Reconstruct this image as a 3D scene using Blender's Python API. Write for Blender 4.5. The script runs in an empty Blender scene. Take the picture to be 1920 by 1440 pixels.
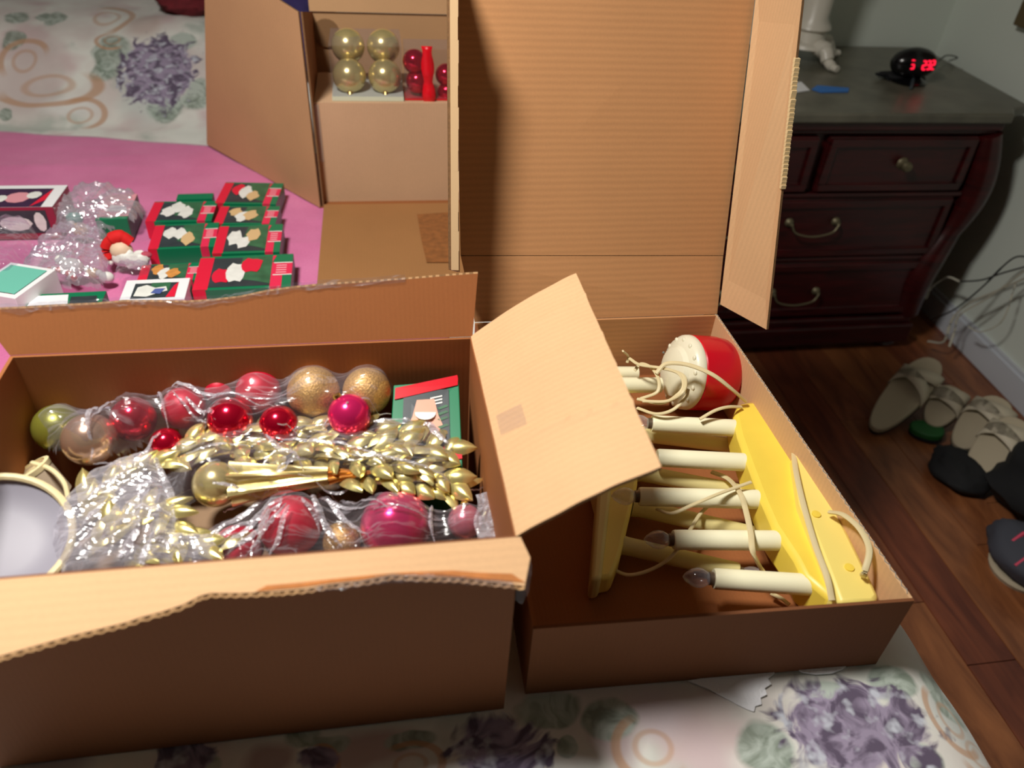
import bpy, bmesh, math, random
import numpy as np
from mathutils import Vector, Matrix, noise
random.seed(7)
COL = bpy.context.scene.collection
SC = bpy.context.scene
# ------------------------------------------------------------------ camera
F = 1442.0
CAM = np.array([0, 0, 1.45])
_d = np.array([-130, -1850, -F]); _up = -_d/np.linalg.norm(_d)
_fw = np.array([682-960, 360+720, -F]); _fw = _fw-_fw.dot(_up)*_up; _fw /= np.linalg.norm(_fw)
_rt = np.cross(_fw, _up)
R = np.array([_rt, _fw, _up])
cd = bpy.data.cameras.new('camera'); cam = bpy.data.objects.new('camera', cd); COL.objects.link(cam)
cd.sensor_width = 36; cd.lens = 36*F/1920; cd.clip_start = .02
m4 = Matrix([list(R[i])+[CAM[i]] for i in range(3)]+[[0, 0, 0, 1]]); cam.matrix_world = m4
cd.dof.use_dof = True; cd.dof.focus_distance = 1.15; cd.dof.aperture_fstop = 3.2
SC.camera = cam
# ------------------------------------------------------------------ world, lights, exposure
w = bpy.data.worlds.new('world'); SC.world = w; w.use_nodes = True
w.node_tree.nodes['Background'].inputs[0].default_value = (.80, .88, 1, 1)
w.node_tree.nodes['Background'].inputs[1].default_value = .05
SC.view_settings.view_transform = 'Standard'; SC.view_settings.look = 'None'
SC.view_settings.exposure = 0.12; SC.view_settings.gamma = 1; SC.view_settings.use_curve_mapping = False
ld = bpy.data.lights.new('ceiling_lamp', 'AREA'); ld.shape = 'DISK'; ld.size = .34; ld.energy = 43; ld.color = (1, .955, .89)
lo = bpy.data.objects.new('ceiling_lamp', ld); COL.objects.link(lo); lo.location = (-.50, .70, 2.38)

def ray(x, y): return R @ np.array([x-960, 720-y, -F])/F
def uz(x, y, z): r = ray(x, y); return Vector(CAM+(z-CAM[2])/r[2]*r)
def uy(x, y, Y): r = ray(x, y); return Vector(CAM+(Y-CAM[1])/r[1]*r)
def ux(x, y, X): r = ray(x, y); return Vector(CAM+(X-CAM[0])/r[0]*r)
def up_(x, y, p0, n):
    r = Vector(ray(x, y)); c = Vector(CAM); n = Vector(n); return c+r*((Vector(p0)-c).dot(n)/r.dot(n))
def scl(p): c = R.T @ (np.array(p)-CAM); return F/-c[2]
# ------------------------------------------------------------------ materials
def lin(c):
    return tuple((v/255/12.92 if v/255 < .04045 else ((v/255+.055)/1.055)**2.4) for v in c)+(1,)
class NT:
    def __init__(s, name):
        s.m = bpy.data.materials.new(name); s.m.use_nodes = True; s.t = s.m.node_tree
        s.b = s.t.nodes['Principled BSDF']; s.out = s.t.nodes['Material Output']
    def n(s, typ, **k):
        o = s.t.nodes.new('ShaderNode'+typ)
        for a, v in k.items():
            if a.startswith('i'): o.inputs[int(a[1:])].default_value = v
            else: setattr(o, a, v)
        return o
    def l(s, a, b): s.t.links.new(a, b)
    def math(s, op, a, b=None, clamp=False):
        o = s.n('Math', operation=op); o.use_clamp = clamp
        for i, v in enumerate((a, b)):
            if v is None: continue
            if isinstance(v, (int, float)): o.inputs[i].default_value = v
            else: s.l(v, o.inputs[i])
        return o.outputs[0]
    def mix(s, f, a, b):
        o = s.n('Mix', data_type='RGBA')
        for i, v in ((0, f), (6, a), (7, b)):
            if isinstance(v, (tuple, list, float, int)): o.inputs[i].default_value = v
            else: s.l(v, o.inputs[i])
        return o.outputs[2]
    def noise(s, sc, det=3, vec=None, rough=.5):
        o = s.n('TexNoise'); o.inputs['Scale'].default_value = sc; o.inputs['Detail'].default_value = det
        o.inputs['Roughness'].default_value = rough
        s.l(vec if vec is not None else s.coord(), o.inputs['Vector']); return o
    def coord(s, kind='Object'):
        if not hasattr(s, 'tc'): s.tc = s.n('TexCoord')
        return s.tc.outputs[kind]
    def bump(s, h, st, dist=.002):
        o = s.n('Bump'); o.inputs['Strength'].default_value = st; o.inputs['Distance'].default_value = dist
        s.l(h, o.inputs['Height']); s.l(o.outputs[0], s.b.inputs['Normal']); return o
def P(name, c, rough=.5, metal=0., var=0., vs=12, spec=.5, bump=0, bs=80, coat=0, emit=0):
    t = NT(name); b = t.b
    b.inputs['Base Color'].default_value = lin(c); b.inputs['Roughness'].default_value = rough
    b.inputs['Metallic'].default_value = metal; b.inputs['Specular IOR Level'].default_value = spec
    b.inputs['Coat Weight'].default_value = coat
    if emit: b.inputs['Emission Color'].default_value = lin(c); b.inputs['Emission Strength'].default_value = emit
    if var:
        nz = t.noise(vs)
        a = lin(tuple(v*(1-var) for v in c)); d = lin(tuple(min(255, v*(1+var)) for v in c))
        t.l(t.mix(nz.outputs[0], a, d), b.inputs['Base Color'])
    if bump: t.bump(t.noise(bs, 4).outputs[0], bump)
    return t.m
def cardboard(name, c, axis='Z', per=.0075, amt=.05, blotch=.10):
    t = NT(name); b = t.b
    wv = t.n('TexWave', bands_direction=axis); wv.inputs['Scale'].default_value = .314/per
    wv.inputs['Distortion'].default_value = .6; wv.inputs['Detail'].default_value = 1
    t.l(t.coord(), wv.inputs['Vector'])
    nz = t.noise(5, 4); n2 = t.noise(300, 2)
    f = t.math('ADD', t.math('MULTIPLY', nz.outputs[0], blotch*2), t.math('MULTIPLY', n2.outputs[0], .10))
    f = t.math('ADD', f, t.math('MULTIPLY', wv.outputs[0], amt*2))
    hi = lin(tuple(min(255, v*1.10) for v in c)); lo_ = lin(tuple(v*.88 for v in c))
    t.l(t.mix(t.math('MULTIPLY', f, 2.2, True), lo_, hi), b.inputs['Base Color'])
    b.inputs['Roughness'].default_value = .75; b.inputs['Specular IOR Level'].default_value = .25
    t.bump(wv.outputs[0], .10, .0004)
    return t.m
M = {}
M['card'] = cardboard('cardboard_shaded_front', (124, 77, 47), 'X', .006, .012)  # box fronts: their shade is put into this darker colour
M['card_in'] = cardboard('cardboard_inner_shaded', (156, 96, 54), 'X', .006, .012)  # darker, redder board tone with the shade of the inner walls painted in
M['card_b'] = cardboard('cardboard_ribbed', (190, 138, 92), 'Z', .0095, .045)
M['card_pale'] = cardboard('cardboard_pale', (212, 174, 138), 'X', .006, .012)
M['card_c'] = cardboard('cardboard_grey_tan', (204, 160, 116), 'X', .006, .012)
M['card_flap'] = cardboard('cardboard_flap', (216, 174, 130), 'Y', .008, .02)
M['card_edge'] = P('cardboard_cut_edge', (120, 88, 56), .9, var=.25, vs=250)
M['flute'] = P('flute_paper', (190, 150, 105), .9)
M['torn'] = P('torn_liner', (178, 112, 58), .9, var=.2, vs=60)
def film(name, tint=(243, 243, 248), dens=.05, rough=.17, bs=9, bst=.45, edge=.16, streak=.22):
    t = NT(name); t.t.nodes.remove(t.b)
    tr = t.n('BsdfTransparent'); tr.inputs[0].default_value = lin(tint)
    gl = t.n('BsdfGlossy'); gl.inputs['Roughness'].default_value = rough; gl.inputs[0].default_value = (1, 1, 1, 1)
    df = t.n('BsdfDiffuse'); df.inputs[0].default_value = lin((225, 222, 232))
    lw = t.n('LayerWeight'); lw.inputs[0].default_value = .35
    vec = t.coord()
    mp = t.n('Mapping'); mp.inputs['Scale'].default_value = (1, 4.5, 1); mp.inputs['Rotation'].default_value = (0, 0, .35); t.l(vec, mp.inputs[0])
    nz = t.noise(bs, 3, mp.outputs[0]); nz.inputs['Distortion'].default_value = 1.2
    rd = t.math('ABSOLUTE', t.math('SUBTRACT', nz.outputs[0], .5))
    bp = t.n('Bump'); bp.inputs['Strength'].default_value = bst; bp.inputs['Distance'].default_value = .012; t.l(rd, bp.inputs['Height'])
    for o in (gl, df, lw): t.l(bp.outputs[0], o.inputs['Normal'])
    crease = t.math('SUBTRACT', 1, t.math('MULTIPLY', rd, 30), True)
    m1 = t.n('MixShader', i0=.55); t.l(gl.outputs[0], m1.inputs[1]); t.l(df.outputs[0], m1.inputs[2])
    fac = t.math('ADD', dens, t.math('MULTIPLY', lw.outputs['Facing'], edge), True)
    fac = t.math('ADD', fac, t.math('MULTIPLY', crease, streak), True)  # painted highlights: whitish streaks mixed in along the wrinkle lines
    m2 = t.n('MixShader'); t.l(fac, m2.inputs[0]); t.l(tr.outputs[0], m2.inputs[1]); t.l(m1.outputs[0], m2.inputs[2])
    t.l(m2.outputs[0], t.out.inputs[0]); return t.m
M['film'] = film('clear_bag_film')
M['film_milky'] = film('milky_bag_film', dens=.34, bs=12, bst=.6, edge=.3)
M['crease'] = film('folded_film', dens=.42, rough=.25, bs=30, bst=.5, edge=.3, streak=.3)
M['film_stiff'] = film('clear_acetate', dens=.03, rough=.08, bs=2, bst=.02, edge=.10, streak=0)
M['tape'] = film('clear_tape', dens=.005, rough=.12, bs=30, bst=.3, edge=.06, streak=.06)
M['red_ball'] = P('glossy_red', (205, 12, 50), .16, .75, coat=.3)
M['dark_red_ball'] = P('matte_dark_red', (196, 16, 48), .45, .2, var=.15, vs=60)
M['magenta_ball'] = P('glossy_magenta', (232, 40, 110), .2, .6)
M['pink_ball'] = P('pearl_pink', (215, 120, 135), .25, .5)
M['gold_ball'] = P('pearl_gold', (222, 204, 140), .24, .65)
M['champagne_ball'] = P('champagne', (214, 178, 150), .22, .75)
M['green_gold_ball'] = P('green_gold', (150, 150, 60), .3, .6)
M['glit_gold'] = P('glitter_gold', (196, 150, 86), .5, .5, var=.35, vs=420, bump=.6, bs=400)
M['gold_leaf'] = P('gold_foil', (238, 224, 150), .28, .8)
M['cap'] = P('ornament_cap', (200, 170, 100), .3, 1)
M['orange'] = P('orange_glass', (232, 150, 70), .2, .7)
M['cream'] = P('cream_plastic', (247, 243, 208), .4, spec=.4)
M['cream2'] = P('aged_cream_plastic', (228, 215, 150), .45)
M['yellow'] = P('yellow_plastic', (250, 218, 84), .38, var=.05, vs=15)
M['yellow2'] = P('pale_yellow_plastic', (246, 226, 126), .4)
M['cord'] = P('cream_cord', (222, 206, 160), .5)
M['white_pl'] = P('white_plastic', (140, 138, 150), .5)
M['white_warm'] = P('white_molded_plastic', (236, 232, 206), .35, bump=.4, bs=45)
M['red_pl'] = P('red_plastic', (205, 8, 32), .28)
M['bulb'] = film('bulb_glass', dens=.12, rough=.05, bs=3, bst=.02, edge=.5, streak=0)
M['fil'] = P('bulb_socket', (120, 105, 90), .4, .6)
M['green'] = P('carton_green', (10, 118, 78), .35)
M['band_red'] = P('print_red', (222, 28, 60), .4)
M['band_pink'] = P('print_pink_red', (228, 44, 84), .4)
M['photo_dark'] = P('print_dark_photo', (50, 58, 62), .4, var=.3, vs=30)
M['photo_green'] = P('print_pine_green', (52, 98, 68), .4, var=.3, vs=40)
M['pr_white'] = P('print_white', (225, 226, 220), .5, var=.08, vs=60)
M['pr_tan'] = P('print_tan', (214, 180, 130), .5)
M['pr_orange'] = P('print_orange', (205, 140, 70), .5, var=.2, vs=80)
M['pr_blue'] = P('print_blue', (80, 96, 160), .5)
M['pr_purple'] = P('print_purple', (60, 36, 66), .45, var=.2, vs=30)
M['pr_teal'] = P('print_teal', (110, 190, 170), .5)
M['pr_rose'] = P('print_rose', (220, 150, 160), .5)
M['maroon'] = P('carton_maroon', (150, 38, 62), .45)
M['brown_side'] = P('carton_brown', (140, 105, 90), .6)
M['white_card'] = P('white_card', (235, 236, 238), .5)
M['wood_dark'] = None
# wood for the dresser
def wood(name, c1, c2, rough, sc, vec_scale, planks=None):
    t = NT(name); b = t.b
    mp = t.n('Mapping'); mp.inputs['Scale'].default_value = vec_scale; t.l(t.coord(), mp.inputs[0])
    nz = t.noise(sc, 6, mp.outputs[0], .6); nz.inputs['Distortion'].default_value = 1.
    cr = t.math('MULTIPLY', t.math('SUBTRACT', nz.outputs[0], .3), 2.4, True)
    t.l(t.mix(cr, lin(c1), lin(c2)), b.inputs['Base Color'])
    b.inputs['Roughness'].default_value = rough; t.bump(nz.outputs[0], .1); return t.m
M['cherry'] = wood('dark_cherry', (34, 6, 8), (70, 14, 16), .32, 6, (1, 1, 8))
M['floor_a'] = wood('plank_brown', (90, 46, 30), (148, 86, 54), .35, 3, (6, 1, 1))
M['floor_b'] = wood('plank_red', (84, 38, 26), (132, 70, 44), .35, 3, (7, 1, 1))
M['floor_c'] = wood('plank_tan', (104, 58, 34), (160, 100, 60), .35, 3, (6, 1.2, 1))
M['marble'] = P('grey_marble', (92, 90, 78), .35, var=.3, vs=14)
M['wall'] = P('pale_wall_paint', (216, 224, 214), .8, var=.02, vs=2)
M['ceil'] = P('ceiling_paint', (170, 168, 160), .9)
M['trim'] = P('white_trim', (200, 205, 212), .5)
M['brass'] = P('aged_brass', (112, 104, 80), .5, .6)
M['black'] = P('black_plastic', (12, 12, 14), .2)
M['blackm'] = P('black_fabric', (14, 15, 18), .85)
M['led'] = P('red_display', (255, 25, 60), .5, emit=1.3)
M['slip'] = P('beige_foam', (176, 164, 140), .7)
M['slip2'] = P('beige_strap', (196, 186, 164), .6)
M['slipg'] = P('green_foam', (28, 92, 40), .6)
M['wcord'] = P('white_cord', (190, 186, 170), .5)
M['bcord'] = P('black_cord', (20, 20, 22), .5)
M['bluep'] = P('blue_paper', (40, 112, 190), .5)
M['stat'] = P('white_ceramic', (205, 200, 186), .35)
M['frame'] = P('brown_frame', (95, 80, 50), .5)
M['burg'] = P('burgundy_cloth', (104, 26, 34), .9, var=.2, vs=50, bump=.5, bs=120)
M['indigo'] = P('indigo_cloth', (52, 42, 92), .9, var=.3, vs=18)
M['lace'] = P('white_lace', (248, 250, 255), .8, bump=.8, bs=300)
M['mattress'] = P('mattress_cloth', (200, 198, 190), .9)
def pinkmat():
    t = NT('pink_towel'); nz = t.noise(6, 4); n2 = t.noise(180, 2)
    f = t.math('ADD', t.math('MULTIPLY', nz.outputs[0], .9), t.math('MULTIPLY', n2.outputs[0], .25))
    t.l(t.mix(t.math('SUBTRACT', f, .1, True), lin((192, 84, 138)), lin((232, 140, 186))), t.b.inputs['Base Color'])
    t.b.inputs['Roughness'].default_value = .9; t.b.inputs['Sheen Weight'].default_value = .3; t.bump(n2.outputs[0], .4); return t.m
M['pink'] = pinkmat()

# ------------------------------------------------------------------ mesh helpers
class MB:
    def __init__(s): s.v = []; s.f = []; s.mi = []
    def add(s, vs, fs, mi=0):
        o = len(s.v); s.v += [Vector(v) for v in vs]
        for f in fs: s.f.append([i+o for i in f]); s.mi.append(mi)
        return s
    def prism(s, pts, ext, mi=0, mi_side=None):
        n = len(pts); ext = Vector(ext); a = [Vector(p) for p in pts]; b = [p+ext for p in a]
        if mi_side is None: mi_side = mi
        s.add(a+b, [list(range(n-1, -1, -1)), list(range(n, 2*n))], mi); o = len(s.v)-2*n
        for i in range(n):
            j = (i+1) % n; s.f.append([o+i, o+j, o+n+j, o+n+i]); s.mi.append(mi_side)
        return s
    def box(s, a, b, mi=0):
        x0, y0, z0 = a; x1, y1, z1 = b
        return s.prism([(x0, y0, z0), (x1, y0, z0), (x1, y1, z0), (x0, y1, z0)], (0, 0, z1-z0), mi)
    def tube(s, pts, r, n=10, mi=0, caps=True, flat=1.):
        pts = [Vector(p) for p in pts]; m = len(pts); rs = r if isinstance(r, (list, tuple)) else [r]*m
        rings = []; ref = Vector((0, 0, 1))
        for i, p in enumerate(pts):
            d = (pts[min(i+1, m-1)]-pts[max(i-1, 0)]).normalized()
            if abs(d.dot(ref)) > .95: rf = Vector((0, 1, 0)) if abs(d.y) < .9 else Vector((1, 0, 0))
            else: rf = ref
            u = d.cross(rf).normalized(); v = u.cross(d).normalized()
            rings.append([p+(u*math.cos(2*math.pi*k/n)+v*flat*math.sin(2*math.pi*k/n))*rs[i] for k in range(n)])
        vs = [q for rg in rings for q in rg]; fs = []
        for i in range(m-1):
            for k in range(n):
                k2 = (k+1) % n; fs.append([i*n+k, i*n+k2, (i+1)*n+k2, (i+1)*n+k])
        if caps: fs += [list(range(n-1, -1, -1)), [(m-1)*n+k for k in range(n)]]
        return s.add(vs, fs, mi)
    def lathe(s, prof, o=(0, 0, 0), ax=(0, 0, 1), n=24, mi=0):
        ax = Vector(ax).normalized(); q = Vector((0, 0, 1)).rotation_difference(ax); o = Vector(o); m = len(prof)
        vs = [o+q @ Vector((r*math.cos(2*math.pi*k/n), r*math.sin(2*math.pi*k/n), h)) for r, h in prof for k in range(n)]
        fs = [[i*n+k, i*n+(k+1) % n, (i+1)*n+(k+1) % n, (i+1)*n+k] for i in range(m-1) for k in range(n)]
        if prof[0][0] > 1e-6: fs.append(list(range(n-1, -1, -1)))
        if prof[-1][0] > 1e-6: fs.append([(m-1)*n+k for k in range(n)])
        return s.add(vs, fs, mi)
    def ball(s, c, r, n=28, mi=0, sq=(1, 1, 1)):
        m = n//2; pr = [(max(1e-7, r*math.sin(math.pi*i/m)), -r*math.cos(math.pi*i/m)) for i in range(m+1)]
        o = len(s.v); s.lathe(pr, (0, 0, 0), (0, 0, 1), n, mi)
        for i in range(o, len(s.v)): v = s.v[i]; s.v[i] = Vector((v.x*sq[0]+c[0], v.y*sq[1]+c[1], v.z*sq[2]+c[2]))
        return s
def crv(pts, k=8):
    P_ = [Vector(p) for p in pts]; P_ = [P_[0]*2-P_[1]]+P_+[P_[-1]*2-P_[-2]]; out = []
    for i in range(1, len(P_)-2):
        a, b, c, d = P_[i-1:i+3]
        for j in range(k):
            t = j/k; out.append(.5*((2*b)+(c-a)*t+(2*a-5*b+4*c-d)*t*t+(3*b-a-3*c+d)*t**3))
    out.append(P_[-2]); return out
ORG = {}
def thing(name, label, cat, loc, group=None):
    o = bpy.data.objects.new(name, None); COL.objects.link(o); o.location = loc; o.empty_display_size = .03
    o['label'] = label; o['category'] = cat
    if group: o['group'] = group
    ORG[o.name] = Vector(loc); return o
def mesh(name, mb, mats, parent=None, loc=None, smooth=False, bevel=0, kind=None, sub=0):
    org = ORG[parent.name] if parent else (Vector(loc) if loc is not None else Vector((0, 0, 0)))
    me = bpy.data.meshes.new(name); me.from_pydata([tuple(v-org) for v in mb.v], [], mb.f)
    if not isinstance(mats, (list, tuple)): mats = [mats]
    for m in mats: me.materials.append(m)
    me.polygons.foreach_set('material_index', mb.mi)
    bm = bmesh.new(); bm.from_mesh(me); bmesh.ops.remove_doubles(bm, verts=bm.verts, dist=1e-6)
    bmesh.ops.recalc_face_normals(bm, faces=bm.faces)
    bm.to_mesh(me); bm.free()
    me.polygons.foreach_set('use_smooth', [smooth]*len(me.polygons))
    o = bpy.data.objects.new(name, me); COL.objects.link(o)
    if parent: o.parent = parent
    else: o.location = org
    ORG[o.name] = org
    if bevel: md = o.modifiers.new('bevel', 'BEVEL'); md.width = bevel; md.segments = 2; md.limit_method = 'ANGLE'
    if sub: md = o.modifiers.new('sub', 'SUBSURF'); md.levels = md.render_levels = sub
    if smooth and (bevel or not sub):
        try: me.set_sharp_from_angle(angle=math.radians(40))
        except Exception: pass
    if kind: o['kind'] = kind
    return o
def single(name, mb, mats, label, cat, loc, group=None, **k):
    o = mesh(name, mb, mats, None, loc, **k); o['label'] = label; o['category'] = cat
    if group: o['group'] = group
    return o
def struct(name, mb, mats, **k): return mesh(name, mb, mats, kind='structure', **k)
def clone(o, loc, label, group=None):
    r = o.copy(); COL.objects.link(r); r.location = loc; r['label'] = label
    if group: r['group'] = group
    for c in list(o.children):
        d = c.copy(); COL.objects.link(d); d.parent = r
        for g in c.children: e = g.copy(); COL.objects.link(e); e.parent = d
    return r

# ------------------------------------------------------------------ room
pl = MB().box((-2.6, -4.2, -.05), (2.4, 4.2, -.004))
floor = struct('floor', pl, P('subfloor', (40, 22, 16), .6))
rnd = random.Random(3); k = 0
x = .60
cell = {}
while x < 2.05:
    y = -.2-rnd.random()*.8
    while y < 2.7:
        L = rnd.uniform(.7, 1.3); y1 = min(y+L, 2.75)
        if y1-y > .05:
            mb = MB().box((x+.0008, y+.0008, -.008), (x+.1192, y1-.0008, 0))
            o = mesh('plank', mb, M[rnd.choice(['floor_a', 'floor_b', 'floor_c'])], floor, bevel=.0012)
        y = y1+.0001
    x += .12
W1 = Vector((1.985, 2.64, 0)); W0 = Vector((1.68, -4.2, 0))
struct('wall_back', MB().box((-2.6, 4.1, 0), (.6, 4.2, 2.5)).box((.6, 2.64, 0), (2.1, 2.74, 2.5)).box((.55, 2.64, 0), (.65, 4.2, 2.5)), M['wall'])
struct('wall_left', MB().box((-2.7, -4.2, 0), (-2.6, 4.2, 2.5)), P('dimmed_unseen_left', (70, 56, 46), .8))  # out of view; dark colour made up to cut bounce light
struct('wall_front', MB().box((-2.7, -4.3, 0), (2.4, -4.2, 2.5)), P('dimmed_unseen_front', (52, 42, 38), .95))  # unseen, behind the camera; dark tone added to weaken bounce on box fronts
struct('wall_right', MB().prism([W1, W0, W0+Vector((.1, 0, 0)), W1+Vector((.1, 0, 0))], (0, 0, 2.5)), M['wall'])
struct('ceiling', MB().box((-2.7, -4.3, 2.5), (2.4, 4.2, 2.56)), M['ceil'])
dW = (W0-W1).normalized(); nW = Vector((-dW.y, dW.x, 0)); nW = nW if nW.x < 0 else -nW
struct('baseboard_right', MB().prism([W1+nW*.001, W0+nW*.001, W0+nW*.017, W1+nW*.017], (0, 0, .085)).prism([W1+nW*.001, W0+nW*.001, W0+nW*.010, W1+nW*.010], (0, 0, .10)), M['trim'])
struct('baseboard_back', MB().box((.66, 2.622, 0), (1.96, 2.639, .09)), M['trim'])
pf = ux(1895, 46, 1.925)
single('picture_frame', MB().box((1.93, pf.y-.42, pf.z), (1.955, pf.y, pf.z+.5)), M['frame'], 'corner of a brown framed picture hung on the right wall', 'picture', (1.94, pf.y, pf.z), bevel=.004)

# ------------------------------------------------------------------ bed
def ramp(X, Y):
    t = min(1, max(0, (Y-2.34)/.5)); return .6+.19*t*t*(3-2*t)
def bedpt(px, py):
    z = .6
    for _ in range(25): p = uz(px, py, z); z = .5*z+.5*ramp(p.x, p.y)
    return p
FE = []   # (kind, px, py, rx, ry, colour, colour2, strength)
def fe(*a): FE.append(a)
for a in [(60, 150, 75, 95, (205, 192, 188)), (440, 60, 40, 30, (205, 188, 184)), (280, 180, 60, 60, (196, 206, 200)), (130, 200, 60, 20, (226, 226, 222)),
          (270, 40, 40, 25, (196, 176, 168)), (1240, 1340, 60, 60, (214, 200, 205)), (1330, 1410, 50, 60, (206, 186, 188)), (700, 1410, 110, 50, (188, 160, 158)),
          (1150, 1380, 50, 60, (196, 176, 178)), (500, 1430, 50, 40, (176, 150, 150)), (1800, 1330, 60, 90, (200, 206, 202)), (1790, 1230, 40, 60, (190, 170, 160)), (100, 1430, 80, 40, (170, 160, 170))]:
    fe('blob', *a, .8)
for a in [(100, 30, 25, 12), (75, 28, 14, 8), (30, 30, 24, 14), (25, 70, 22, 18), (210, 100, 40, 40), (340, 75, 26, 16), (310, 200, 40, 30), (190, 130, 25, 20),
          (370, 180, 30, 30), (10, 210, 14, 12), (1440, 1395, 62, 62), (1030, 1325, 75, 34), (1150, 1350, 60, 40), (1790, 1300, 40, 50), (770, 1395, 50, 26), (1055, 1390, 22, 22), (1680, 1280, 50, 30), (1730, 1420, 40, 40), (620, 1395, 50, 22), (380, 1420, 40, 26), (560, 1380, 40, 30), (1560, 1290, 60, 24)]:
    fe('leaf', *a, (132, 148, 134), .85)
for a in [(200, 30, 46, 20, 0), (45, 110, 44, 34, 1), (210, 75, 30, 14, 2), (90, 160, 95, 32, 3), (150, 215, 46, 24, 0), (1225, 1400, 70, 62, 2), (600, 1440, 34, 44, 0), (1850, 1400, 50, 46, 3), (1790, 1340, 40, 60, 2), (770, 1430, 60, 40, 0)]:
    fe('ring', a[0], a[1], a[2], a[3], (192, 148, 112), a[4])
for a in [(300, 130, 78, 66), (1610, 1362, 145, 98), (935, 1400, 90, 62), (345, 1410, 62, 36), (600, 1425, 50, 26), (260, 100, 20, 22)]:
    fe('flower', *a)
def comforter_mat():
    t = NT('floral_comforter'); vec = t.coord()
    nz = t.noise(9, 3, vec); dsp = t.n('VectorMath', operation='SUBTRACT'); t.l(nz.outputs['Color'], dsp.inputs[0]); dsp.inputs[1].default_value = (.5, .5, .5)
    sc_ = t.n('VectorMath', operation='SCALE'); t.l(dsp.outputs[0], sc_.inputs[0]); sc_.inputs['Scale'].default_value = .055
    ad = t.n('VectorMath', operation='ADD'); t.l(vec, ad.inputs[0]); t.l(sc_.outputs[0], ad.inputs[1]); dv = ad.outputs[0]
    big = t.noise(5, 3, vec).outputs[0]; med = t.noise(19, 3, dv); med.inputs['Distortion'].default_value = 2.; med = med.outputs[0]
    fine = t.noise(48, 2, vec).outputs[0]
    base = t.mix(t.math('MULTIPLY', t.math('SUBTRACT', big, .42), 5, True), lin((228, 230, 222)), lin((214, 205, 200)))
    gp = t.math('MULTIPLY', t.math('SUBTRACT', t.noise(7, 3, dv).outputs[0], .56), 8, True)
    base = t.mix(t.math('MULTIPLY', gp, .8), base, lin((176, 186, 176)))
    pk = t.math('MULTIPLY', t.math('SUBTRACT', t.noise(6.2, 2, vec).outputs[0], .57), 8, True)
    base = t.mix(t.math('MULTIPLY', pk, .8), base, lin((206, 182, 182)))
    cur = base
    for e in FE:
        kd, px, py, rx, ry = e[:5]; p = bedpt(px, py)
        ax_ = max(.012, (bedpt(px+rx, py)-bedpt(px-rx, py)).length/2); ay = max(.012, (bedpt(px, py+ry)-bedpt(px, py-ry)).length/2)
        ay = min(ay, ax_*1.6)
        s1 = t.n('VectorMath', operation='SUBTRACT'); t.l(dv if kd != 'ring' else vec, s1.inputs[0]); s1.inputs[1].default_value = (p.x, p.y, 0)
        s2 = t.n('VectorMath', operation='MULTIPLY'); t.l(s1.outputs[0], s2.inputs[0]); s2.inputs[1].default_value = (1/ax_, 1/ay, 0)
        ln = t.n('VectorMath', operation='LENGTH'); t.l(s2.outputs[0], ln.inputs[0]); d = ln.outputs['Value']
        if kd == 'blob': mk = t.math('MULTIPLY', t.math('SUBTRACT', 1.1, d), 2.2*e[6], True); mk = t.math('MULTIPLY', mk, e[6]); cc = lin(e[5])
        elif kd == 'leaf':
            mk = t.math('MULTIPLY', t.math('MULTIPLY', t.math('SUBTRACT', 1, d), 5, True), e[6])
            cc = t.mix(t.math('MULTIPLY', t.math('SUBTRACT', med, .4), 5, True), lin((112, 130, 114)), lin((176, 190, 180)))
        elif kd == 'ring':
            mk = t.math('MULTIPLY', t.math('SUBTRACT', .17, t.math('ABSOLUTE', t.math('SUBTRACT', d, 1))), 12, True)
            dt = t.n('VectorMath', operation='DOT_PRODUCT'); t.l(s2.outputs[0], dt.inputs[0]); an = e[6]*math.pi/2+.5
            dt.inputs[1].default_value = (math.cos(an), math.sin(an), 0)
            mk = t.math('MULTIPLY', mk, t.math('MULTIPLY', t.math('ADD', dt.outputs['Value'], .35), 2, True)); cc = lin(e[5])
            mk2 = t.math('MULTIPLY', t.math('SUBTRACT', .12, t.math('ABSOLUTE', t.math('SUBTRACT', d, .48))), 12, True)
            mk = t.math('MULTIPLY', t.math('MAXIMUM', mk, t.math('MULTIPLY', mk2, .7)), .75)
        else:
            mk = t.math('MULTIPLY', t.math('SUBTRACT', 1.0, t.math('ADD', d, t.math('MULTIPLY', t.math('SUBTRACT', med, .5), 1.4))), 5, True)
            c1 = t.mix(t.math('MULTIPLY', t.math('SUBTRACT', med, .40), 7, True), lin((92, 80, 102)), lin((156, 144, 168)))
            cc = t.mix(t.math('MULTIPLY', t.math('SUBTRACT', fine, .52), 6, True), c1, lin((196, 200, 212)))
        cur = t.mix(mk, cur, cc)
    t.l(cur, t.b.inputs['Base Color']); t.b.inputs['Roughness'].default_value = .8; t.b.inputs['Sheen Weight'].default_value = .2
    t.bump(t.noise(220, 2, vec).outputs[0], .15, .001)
    return t.m
bed = thing('bed', 'bed under the cardboard boxes, spread with a pale floral comforter', 'bed', (-.6, 1.4, 0))
mesh('bed_frame', MB().box((-1.85, -.3, .02), (.56, 3.2, .24)), M['cherry'], bed, bevel=.01)
mesh('mattress', MB().box((-1.85, -.3, .24), (.58, 3.2, .56)), M['mattress'], bed, bevel=.04)
prof = []
for i in range(150): prof.append((-1.95+i*(2.55/149), 0))
for i in range(1, 15): a = i/14*math.pi/2; prof.append((.60+.105*math.sin(a), -.11*(1-math.cos(a))))
for i in range(1, 12): prof.append((.705+.015*math.sin(i*.9), -.11-i*.035))
ys = [-.35+i*.018 for i in range(196)]; mb = MB(); vs = []; nx = len(prof)
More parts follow.
